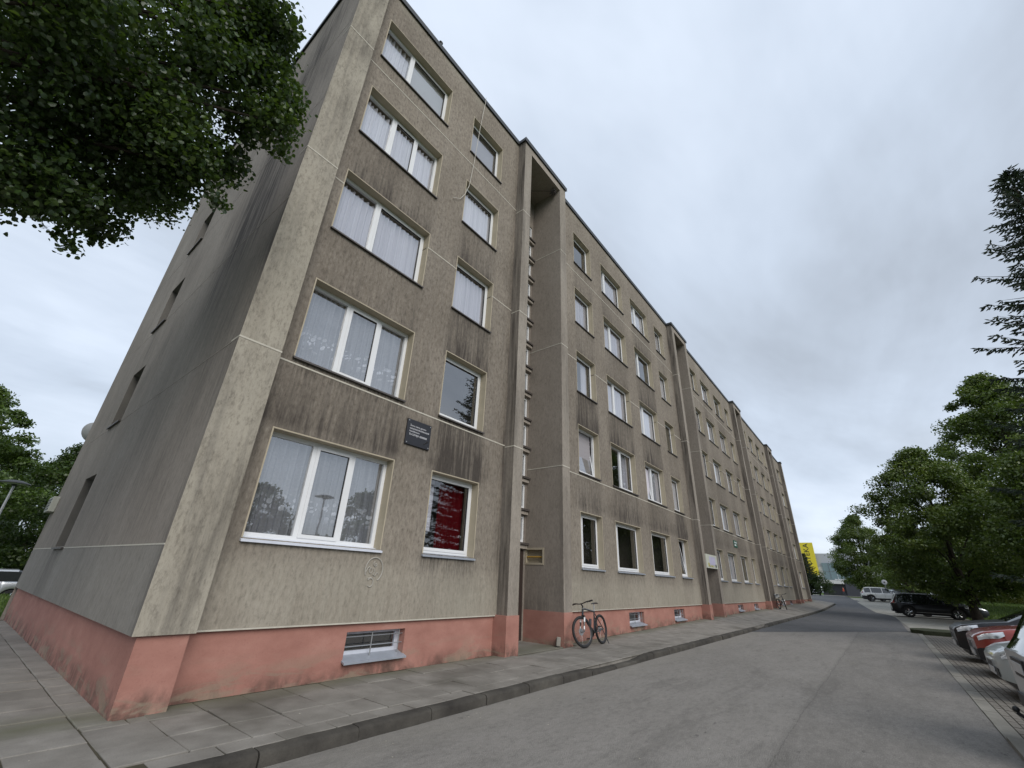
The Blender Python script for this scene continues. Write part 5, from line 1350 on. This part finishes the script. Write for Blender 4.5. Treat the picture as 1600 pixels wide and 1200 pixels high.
# near linden at the left
LINDEN = [(0.3,-1.9,8.4,0.36),(0.4,-1.7,8.2,0.36),(0.5,-1.6,7.7,0.36),(0.8,-1.6,7.4,0.36),(0.8,-1.6,7.0,0.36),(0.6,-1.1,7.1,0.36),(0.6,-0.7,6.7,0.36),(0.3,-0.8,6.2,0.36),(0.1,-0.5,5.9,0.36),(-0.1,0.5,6.2,0.36),(-0.2,0.4,5.6,0.36),(-0.5,-0.0,5.4,0.36),(-0.8,0.2,5.5,0.36),(-1.1,0.7,5.7,0.36),(-1.3,0.6,5.6,0.36),(0.1,-0.9,8.1,0.56),(-0.8,-1.1,8.5,0.56),(-0.7,-0.4,5.3,0.56),(-1.0,2.0,6.5,0.56),(-1.1,-0.9,7.3,0.56),(-0.1,-1.7,7.3,0.56),(-0.3,0.2,8.5,0.56),(-1.6,0.7,7.8,0.56),(-0.6,-0.7,6.7,0.56),(-1.2,0.6,5.6,0.56),(0.4,-0.2,9.5,0.56),(-0.9,-0.1,8.5,0.56),(-0.0,-0.0,7.2,0.56),(-1.0,-0.5,5.8,0.56),(-0.1,-0.4,7.1,0.56),(-0.3,-1.4,8.1,0.56),(-0.1,-0.3,8.6,0.56),(0.1,2.0,7.4,0.56),(0.2,-0.7,6.3,0.56),(-0.9,0.1,7.0,0.56),(0.3,-1.5,8.2,0.56),(0.2,1.7,7.3,0.56),(-0.9,-0.1,5.5,0.56),(-1.5,0.1,8.8,0.56),(-0.3,-1.3,8.6,0.56),(-1.3,0.3,7.0,0.56),(-1.1,0.3,5.4,0.56),(-1.0,-1.9,6.8,0.56),(-1.7,1.1,8.0,0.56),(0.3,-0.9,8.0,0.56),(-0.7,0.4,6.2,0.56),(-0.2,0.3,7.0,0.56),(0.0,-1.2,6.2,0.56),(-1.3,-1.3,6.4,0.56),(-1.4,1.5,7.3,0.56),(-1.1,-0.3,7.1,0.56),(0.1,1.4,7.9,0.56),(-0.7,0.1,6.3,0.56),(-0.2,-0.4,9.4,0.56),(-0.4,0.5,6.9,0.56),(-0.9,-1.0,6.1,0.56),(-1.6,0.4,6.4,0.56),(-0.6,0.1,7.7,0.56),(-0.1,-0.2,7.8,0.56),(-0.5,-0.5,6.5,0.56),(-0.3,-0.6,6.4,0.56),(0.2,-1.4,8.4,0.56),(-0.2,-1.0,9.1,0.56),(-1.4,-1.2,6.9,0.56),(-0.3,-0.2,7.8,0.56),(-1.0,-0.5,7.6,0.56),(0.0,-1.0,9.2,0.56),(-1.4,-0.7,7.0,0.56),(-1.1,-1.6,6.5,0.56),(-1.8,-0.3,6.9,0.56),(-0.0,-1.1,8.8,0.56),(-0.1,-1.0,9.7,0.56),(-0.6,0.1,6.2,0.56),(-0.3,-1.2,6.6,0.56),(-1.0,0.8,8.5,0.56),(-5.6,3.5,7.8,0.80),(-5.6,-0.9,5.2,0.80),(-4.5,-0.2,5.0,0.80),(-6.3,0.1,6.6,0.80),(-4.6,-2.4,7.7,0.80),(-3.2,2.1,6.2,0.80),(-5.8,-0.4,7.6,0.80),(-3.6,2.7,7.2,0.80),(-5.1,-3.4,7.4,0.80),(-4.1,0.8,10.6,0.80),(-2.9,0.0,8.2,0.80),(-2.3,-2.9,8.5,0.80),(-6.4,-1.1,10.7,0.80),(-6.7,1.6,6.2,0.80),(-6.5,-1.8,9.0,0.80),(-4.3,0.9,6.8,0.80),(-4.8,1.6,6.7,0.80),(-6.0,0.4,5.3,0.80),(-4.2,-2.4,6.6,0.80),(-2.8,-1.2,9.0,0.80),(-4.2,-3.2,9.8,0.80),(-4.6,0.4,10.1,0.80),(-6.0,0.8,5.1,0.80),(-6.1,-1.8,5.9,0.80),(-4.6,-0.8,10.1,0.80),(-3.2,3.6,8.2,0.80),(-6.8,-0.4,8.8,0.80),(-6.4,1.5,9.0,0.80),(-5.7,-1.2,8.1,0.80),(-6.0,0.1,7.9,0.80),(-6.5,-2.6,8.5,0.80),(-2.6,-0.5,10.5,0.80),(-5.5,-0.1,5.6,0.80),(-6.6,-0.1,5.9,0.80),(-6.2,2.3,7.5,0.80),(-5.8,-2.0,8.6,0.80),(-4.6,-3.1,8.9,0.80),(-2.6,0.5,5.1,0.80),(-4.5,1.4,5.4,0.80),(-6.6,0.6,10.3,0.80),(-5.7,2.8,8.1,0.80),(-1.9,-0.6,10.7,0.80),(-5.4,-0.6,6.5,0.80),(-5.3,1.8,9.0,0.80),(-6.4,2.0,9.9,0.80),(-5.3,-0.1,6.0,0.80),(-2.6,-1.0,6.9,0.80),(-5.5,0.4,9.2,0.80),(-5.1,-1.7,10.7,0.80),(-5.1,-3.2,7.3,0.80),(-4.8,-0.9,5.5,0.80),(-2.2,-2.7,10.0,0.80),(-5.2,0.2,9.7,0.80),(-7.9,0.2,8.1,0.80),(-4.8,-0.1,7.2,0.80),(-7.2,-0.9,9.6,0.80),(-5.8,0.2,10.7,0.80),(-4.3,2.8,9.8,0.80),(-4.1,-1.8,11.3,0.80),(-6.5,3.1,8.7,0.80)]
lt = thing('linden_tree', 'leafy linden branch canopy overhanging the top left, close by the gable', 'tree', (-4.2, .6, 0))
C = [(a+4.2, b-.6, c) for a, b, c, r in LINDEN]; Rr = [r for a, b, c, r in LINDEN]
link('crown', leaf_mesh('crown', C, Rr, 820, .056, MAT['linden'], 5, .8, True, up=.45, surf=.42, droop=.8), lt)
rs_ = random.Random(15); C2 = []
for q in range(75):
    c0 = C[rs_.randrange(0, 40)]; C2.append((c0[0]+rs_.gauss(-.06, .22), c0[1]+rs_.gauss(0, .22), c0[2]+rs_.gauss(-.08, .22)))
link('outer_sprays', leaf_mesh('outer_sprays', C2, [.17]*len(C2), 75, .058, MAT['linden'], 6, .8, True, up=.4, surf=.6, droop=1.0), lt)
mb = MB(); limbs(mb, (0, 0, -.1), (.6, -.3, 10.2), .24, [c for c in C], 3, zmin=.36, n=70); mb.build('trunk', MAT['bark'], lt, True)

tree('maple_tree', 'big spreading maple with leaning dark trunk in front of the black SUV', (46.2, -11.35, .0), 12.0, 5.0, 1.5, MAT['maple'], 21, 230, 330, .17, .95, .26, (-.055, .035), shape='egg')
tree('broadleaf_tree', 'tallest broadleaf tree rising behind the leaning maple', (60.5, -19.4, .5), 21.6, 7.6, 3.0, MAT['maple'], 22, 330, 300, .24, 1.3, .42, shape='egg')
tree('linden_tree', 'rounded tree beside the dark library wall left of the white SUV', (94.5, -5.3, .95), 12.4, 4.5, .9, MAT['maple'], 23, 170, 280, .22, 1.1, .3, shape='egg')
tree('broadleaf_tree', 'light green tree between the round tree and the maple', (84, -9.8, .8), 9.5, 3.6, .8, MAT['maple'], 24, 80, 240, .2, 1.0, .25, shape='egg')
tree('broadleaf_tree', 'dark tree at the right edge behind the parked red car', (39, -17.0, .1), 11.5, 4.8, 2.0, MAT['maple'], 25, 190, 280, .18, 1.0, .3, shape='egg')
tree('broadleaf_tree', 'dense dark tree filling the gap right of the maple crown', (66, -25, .5), 17, 7.5, 2.0, MAT['darkleaf'], 26, 220, 260, .24, 1.3, .35, shape='egg')
tree('broadleaf_tree', 'dark tree on the lawn with thin trunk beyond the black SUV', (74, -14.5, .6), 11, 4.4, 2.0, MAT['darkleaf'], 27, 110, 250, .22, 1.1, .28, shape='egg')
tree('broadleaf_tree', 'tree of the far row standing farthest right behind the lawn', (88, -26, .8), 14, 6, 1.6, MAT['darkleaf'], 28, 90, 220, .3, 1.4, .3, shape='egg')
tree('broadleaf_tree', 'tree of the far row behind the white SUV', (103, -12, .9), 12, 5.5, 1.2, MAT['maple'], 29, 90, 220, .28, 1.3, .3, shape='egg')
tree('broadleaf_tree', 'tree of the far row directly above the yellow bushes', (112, -22, .9), 14, 6.5, 1.2, MAT['darkleaf'], 30, 90, 220, .3, 1.5, .3, shape='egg')
# left side
tree('broadleaf_tree', 'bright green tree at the left edge behind the lamp post', (-1.2, 30.5, -.5), 10.6, 3.7, 1.9, MAT['brightleaf'], 41, 120, 300, .17, .8, .26, shape='egg')
tree('broadleaf_tree', 'lower dark tree close to the gable behind the satellite dish', (3.9, 33.5, -.5), 8.7, 2.9, 1.4, MAT['darkleaf'], 42, 90, 280, .17, .85, .24, shape='egg')
tree('broadleaf_tree', 'shaded tree behind the silver car at the left edge', (.2, 40, -.5), 9.5, 4.2, 1.7, MAT['darkleaf'], 43, 100, 260, .2, 1.0, .26, shape='egg')
tree('broadleaf_tree', 'far dark tree filling the background at the left edge', (4.5, 52, -.5), 10, 5.5, 1.2, MAT['darkleaf'], 44, 90, 240, .26, 1.3, .3, shape='egg')
# trees over the street behind the viewer, mirrored in the panes
for i, (x, y) in enumerate(((6, -23), (13, -26), (20, -24), (-3, -27))):
    tree('street_tree', ('lowest street tree behind the viewer, mirrored in the window panes', 'street tree behind the viewer mirrored at the right of the big pane', 'street tree behind the viewer standing farthest along the road', 'street tree behind the viewer nearest the gable end')[i], (x, y, 0), 6.2+i*.5, 2.8, 1.6, MAT['darkleaf'], 50+i, 50, 180, .24, 1.0, .2, group='trees across the road mirrored in the panes', shape='egg')

def spruce(name, label, base, H, R, seed, nw=34, tiers=None, zmin=1.0):
    t = thing(name, label, 'tree', base); r = random.Random(seed); V = []; F = []; rnd = []
    tw = MB(); tw.tube([(0, 0, -.2), (0, 0, H*.5), (0, 0, H)], [R*.065, R*.045, .02], 8)
    def card(p, d, l, w):
        d = d.normalized(); s = d.cross(Vector((r.uniform(-.4, .4), r.uniform(-.4, .4), 1))).normalized()
        for k in range(2):
            a = s if k == 0 else d.cross(s)
            n = len(V); q = p+d*l*.55
            V.extend([tuple(p), tuple(q+a*w), tuple(p+d*l), tuple(q-a*w)]); F.append((n, n+1, n+2, n+3)); rnd.append(r.random())
    z = zmin; 
    while z < H-.15:
        u = (z-zmin)/(H-zmin); Lb = R*(1-u)**.85*(0.96)+.12; nb = max(7, int(15-7*u)); a0 = r.uniform(0, 6)
        for k in range(nb):
            a = a0+2*PI*k/nb+r.uniform(-.25, .25); L = Lb*(r.uniform(.55, .95) if r.random() < .75 else r.uniform(1.0, 1.28)); dh = Vector((math.cos(a), math.sin(a), 0))
            sl = .35-.75*(1-u) ; pts = []
            N = max(4, int(L/.15))
            for i in range(N+1):
                s_ = i/N; pts.append(Vector((0, 0, z+r.uniform(-.05, .05)))+dh*L*s_+Vector((0, 0, sl*L*s_*.55+.28*L*s_*s_)))
            if L > .6: tw.tube([pts[0], pts[N//2], pts[-1]], [.03*L/2+.01, .02, .005], 4)
            for i in range(1, N+1):
                p = pts[i]; s_ = i/N; side = Vector((-dh.y, dh.x, 0))
                wl = (.10+.34*L*.33*(1-s_*.78))*r.uniform(.7, 1.3)
                for sg in (-1, 1):
                    d = dh*.9+side*sg*r.uniform(.4, 1.1)+Vector((0, 0, r.uniform(-.6, .1)))
                    nn = max(1, int(wl/.058))
                    for j in range(nn): card(p+d.normalized()*wl*j/nn, d+Vector((r.uniform(-.5, .5), r.uniform(-.5, .5), r.uniform(-.6, .35))), r.uniform(.14, .27), .034)
                card(p, dh+Vector((r.uniform(-.3, .3), r.uniform(-.3, .3), r.uniform(-.3, .5))), .24, .028); card(p, Vector((r.uniform(-.5, .5), r.uniform(-.5, .5), -.7)), .2, .025)
        z += (H-zmin)/nw*(1.15-.45*u)
    me = bpy.data.meshes.new('crown'); me.from_pydata(V, [], F); me.materials.append(MAT['needle'])
    at = me.attributes.new('rnd', 'FLOAT', 'FACE'); at.data.foreach_set('value', rnd); me.update(); link('crown', me, t); tw.build('trunk', MAT['bark'], t)
    return t
spruce('spruce_tree', 'tall dark spruce at the right edge against the sky', (23.3, -15.1, .0), 18.6, 4.3, 7, 40, zmin=2.0)
spruce('spruce_tree', 'small pointed spruce in front of the yellow banner', (104, 4.0, .95), 7.3, 2.2, 8, 22, zmin=.4)
def bush(label, base, R, H, mat, seed, nb=24, leaf=.2):
    rg = random.Random(seed); C = []; Rr = []
    for i in range(nb): a = rg.uniform(0, 6.3); q = R*math.sqrt(rg.random()); C.append((q*math.cos(a), q*math.sin(a), rg.uniform(.2, 1)*H*(1-.4*(q/R)**2))); Rr.append(R*.35)
    t = thing('bush', label, 'bush', base); link('foliage', leaf_mesh('foliage', C, Rr, 120, leaf, mat, seed, .8), t)
    m = MB(); [m.tube([(0, 0, -.1), (c[0]*.6, c[1]*.6, c[2]*.7)], [.04, .015], 5) for c in C[:6]]; m.build('stem', MAT['bark'], t)
bush('dark green shrub at the foot of the small spruce by the library', (104, 2.6, .95), 2.0, 4.2, MAT['darkleaf'], 71, 40)
bush('dark shrub touching the far end of the apartment block', (105, 5.4, .95), 1.7, 4.6, MAT['darkleaf'], 72, 36)
for i, (x, y) in enumerate(((96, -17.5), (92, -19), (88, -20.5), (84, -21.8))):
    bush(['yellow green bush nearest the maple trunk on the far lawn', 'yellow green bush second along the far lawn edge', 'yellow green bush third along the far lawn edge', 'rounded yellow bush farthest right on the far lawn'][i], (x, y, .95), 1.6, 1.7, MAT['yellowleaf'], 80+i, 22, .18)
bush('light bush on the lawn behind the silver car at left', (-.5, 36, -.5), 1.4, 1.3, MAT['yellowleaf'], 90, 18, .16)
sheet('lawn_path', lambda x, y: (x, y-.25*(x-85)), [70, 80, 90, 100, 110], [-16.9, -16.2], MAT['apron'], .02)

# grass blades on verges the camera can see
def grass_tufts(name, region, n, seed, h=.12):
    rg = np.random.default_rng(seed); x = rg.uniform(region[0], region[1], n); y = rg.uniform(region[2], region[3], n)
    z = np.array([surf_z(a, b)-.06 for a, b in zip(x, y)]); V = np.empty((n, 3, 3)); a = rg.uniform(0, 6.3, n); w = rg.uniform(.02, .05, n)
    V[:, 0] = np.stack([x-np.cos(a)*w, y-np.sin(a)*w, z], 1); V[:, 1] = np.stack([x+np.cos(a)*w, y+np.sin(a)*w, z], 1)
    V[:, 2] = np.stack([x+rg.normal(0, .05, n), y+rg.normal(0, .05, n), z+h*rg.uniform(.5, 1.5, n)], 1)
    me = bpy.data.meshes.new(name); me.from_pydata(V.reshape(-1, 3).tolist(), [], np.arange(n*3).reshape(-1, 3).tolist()); me.materials.append(MAT['brightleaf'])
    at = me.attributes.new('rnd', 'FLOAT', 'FACE'); at.data.foreach_set('value', rg.uniform(0, 1, n).astype(np.float32)); me.update()
    tag(link(name, me), None, None, None, 'stuff')
grass_tufts('grass', (45, 95, -26, -11.3), 45000, 1, .2)
grass_tufts('grass', (-8, 8, 12.5, 22.4), 20000, 2, .12)

# fallen petals and grit on the pavement and road
rg = np.random.default_rng(77); m = MB()
for i in range(170):
    x = float(rg.uniform(-1.5, 22)); y = float(rg.uniform(-7.2, -.3)) if rg.random() < .7 else float(-2.2-abs(rg.normal(0, .12)))
    z = (pz(x, y)+.004 if y > -1.9 else road_z(x)+.004) if not -2.2 < y <= -1.9 else None
    if z is None or (x < 2.2 and y > -.4): continue
    q = float(rg.uniform(.005, .014)); a = float(rg.uniform(0, 6)); c_, s_ = math.cos(a)*q, math.sin(a)*q
    m.quad((x-c_, y-s_, z), (x+s_, y-c_, z+.003), (x+c_, y+s_, z+.001), (x-s_, y+c_, z+.004))
o = m.build('fallen_petals', simple('petal', (.42, .40, .33), .8)); tag(o, kind='stuff')
# ------------------------------------------------------------------ street lamps, round sign
def lamp(label, loc, group=None):
    t = thing('street_lamp', label, 'street lamp', loc, 0, group)
    m = MB(); m.tube([(0, 0, 0), (0, 0, .8), (0, 0, 4.25)], [.06, .05, .035], 10); m.build('pole', MAT['steel'], t, True)
    m = MB(); m.lathe([(.001, 4.46), (.2, 4.44), (.42, 4.36), (.44, 4.33), (.10, 4.31), (.06, 4.24)], 24); m.build('lamp_head', MAT['coping'], t, True)
    m = MB(); m.lathe([(.07, 4.305), (.36, 4.328), (.36, 4.322), (.07, 4.30)], 20); m.build('diffuser', MAT['plate'], t, True)
    return t
lamp('park lamp with mushroom shaped head at the left edge', (.95, 18.3, -.35))
lamp('street lamp across the road behind the viewer, mirrored in the big window', (10.6, -12.9, 0.3))
rs = thing('road_sign', 'small round white road sign above the white SUV', 'road sign', (80.2, -7.0, road_z(80)))
m = MB(); m.tube([(0, 0, 0), (0, 0, 2.6)], .03, 8); m.build('post', MAT['steel'], rs)
m = MB(); m.lathe([(.001, -.012), (.28, -.012), (.30, 0), (.28, .012), (.001, .012)], 24, axis='x', c=(-.05, 0, 2.35)); m.build('disc', MAT['plate'], rs, True)
m = MB(); m.box(-.075, -.064, -.08, .08, 2.28, 2.42); m.build('emblem', MAT['coping'], rs)

# ------------------------------------------------------------------ library in the distance
LX, LZ = 135.0, .9
lib = thing('library_building', 'grey and white modern library with glass upper front and dark ground floor', 'library', (LX+6, -2, LZ))
m = MB(); m.box(-6, 6, -12, 6.8, 6.2, 9.2); m.build('upper_wall', simple('pale_cladding', (.42, .44, .47), .5), lib)
m = MB(); m.box(-6.0, 6, 3.85, 6.8, 3.3, 6.19); m.box(-6, 6, -12, 0.8, 3.3, 6.19); m.box(-6.3, 6, .8, 3.84, 3.3, 3.55); m.build('side_wall', simple('white_cladding', (.6, .61, .62), .5), lib)
m = MB(); m.box(-6.25, 6, 2.2, 8, 2.5, 3.29); m.build('canopy', simple('white_canopy', (.6, .6, .58), .5), lib)
m = MB(); m.box(-5.5, 6, -12, 6.8, -.2, 2.49); m.build('ground_floor', simple('dark_cladding', (.02, .021, .025), .5), lib)
m = MB(); m.box(-6.1, 6, -6.5, 2.1, -.2, 3.1); m.build('dark_screen', simple('anthracite_cladding', (.045, .048, .058), .5), lib)
bl = simple('blue_glass', (.20, .27, .29), .1)
for i in range(4):
    for j in range(2):
        m = MB(); y0 = 1.0+i*1.35-.6; z0 = 3.5+j*1.9-.2
        m.box(-6.2, -6.05, y0+.04, y0+1.31, z0+.04, z0+1.86); m.build('glass_panel', bl, lib)
        m = MB(); m.box(-6.24, -6.04, y0, y0+.04, z0, z0+1.9); m.box(-6.24, -6.04, y0+.04, y0+1.31, z0, z0+.04); m.build('mullion', MAT['steel'], lib)
bn = thing('banner', 'tall yellow banner with dark vertical lettering on the library corner', 'banner', (LX-.6, 6.2, LZ))
m = MB(); m.box(-.1, .1, -1.6, 1.6, 4.2, 11.7); m.build('cloth', simple('yellow_cloth', (.72, .60, .035), .6), bn)
me = text_mesh('BIBLIOTEKA', 1.55, simple('black_print', (.02, .02, .02), .6), 'lettering', .01)
xsz = max(v.co.x for v in me.vertices); sc = 8.6/xsz
for v in me.vertices: v.co.x *= sc
link('lettering', me, bn, (-.13, -.55, 2.9), (PI/2, -PI/2, -PI/2))
m = MB(); m.tube([(0.25, 0, 0), (.25, 0, 11.6)], .12, 8); m.build('pole', MAT['steel'], bn)
tree('broadleaf_tree', 'tree top showing behind the library roof', (150, 9, .9), 13, 3, 3, MAT['darkleaf'], 61, 40, 160, .35, 1.3, .3, shape='cone')

# ------------------------------------------------------------------ the walker in an orange jacket
def person(label, loc, rz):
    t = thing('person', label, 'person', loc, rz)
    J = [(0, 0, .95), (0, 0, 1.2), (0, 0, 1.42), (0, 0, 1.52), (.02, 0, 1.66), (0, .1, .90), (.16, .11, .5), (.05, .11, .08), (.2, .11, .04), (0, -.1, .90), (-.05, -.11, .5), (-.33, -.11, .14), (-.22, -.11, .06),
         (0, .19, 1.40), (-.08, .25, 1.14), (.05, .24, .92), (0, -.19, 1.40), (.05, -.25, 1.14), (.2, -.22, .95)]
    E = [(0, 1), (1, 2), (2, 3), (3, 4), (0, 5), (5, 6), (6, 7), (7, 8), (0, 9), (9, 10), (10, 11), (11, 12), (2, 13), (13, 14), (14, 15), (2, 16), (16, 17), (17, 18)]
    Rd = [.14, .13, .14, .055, .10, .095, .062, .045, .04, .095, .062, .045, .04, .06, .045, .035, .06, .045, .035]
    me = bpy.data.meshes.new('body'); me.from_pydata(J, E, []); o = bpy.data.objects.new('body', me); COL.objects.link(o); o.parent = t
    md = o.modifiers.new('skin', 'SKIN'); sv_ = me.skin_vertices[0].data
    for i, r in enumerate(Rd): sv_[i].radius = (r, r*(1.25 if i < 3 else 1))
    sv_[0].use_root = True; o.modifiers.new('sub', 'SUBSURF').levels = 1
    dg = bpy.context.evaluated_depsgraph_get(); m2 = bpy.data.meshes.new_from_object(o.evaluated_get(dg)); bpy.data.objects.remove(o)
    m2.name = 'body'
    for mt in (simple('skin', (.45, .26, .19), .6), simple('orange_jacket', (.62, .09, .035), .7), simple('dark_trousers', (.04, .045, .06), .8)): m2.materials.append(mt)
    for p in m2.polygons:
        z = p.center.z; p.material_index = 2 if z < .92 and abs(p.center.y) < .2 else (1 if z < 1.50 else 0); p.use_smooth = True
    link('body', m2, t)
    m = MB(); m.ellip((.0, 0, 1.70), (.115, .105, .10), 12, 8); m.build('hair', simple('brown_hair', (.05, .03, .02), .8), t, True)
person('person in a bright orange jacket walking across the far end of the street', (124.5, .12, road_z(124.5)+.01), math.radians(100))
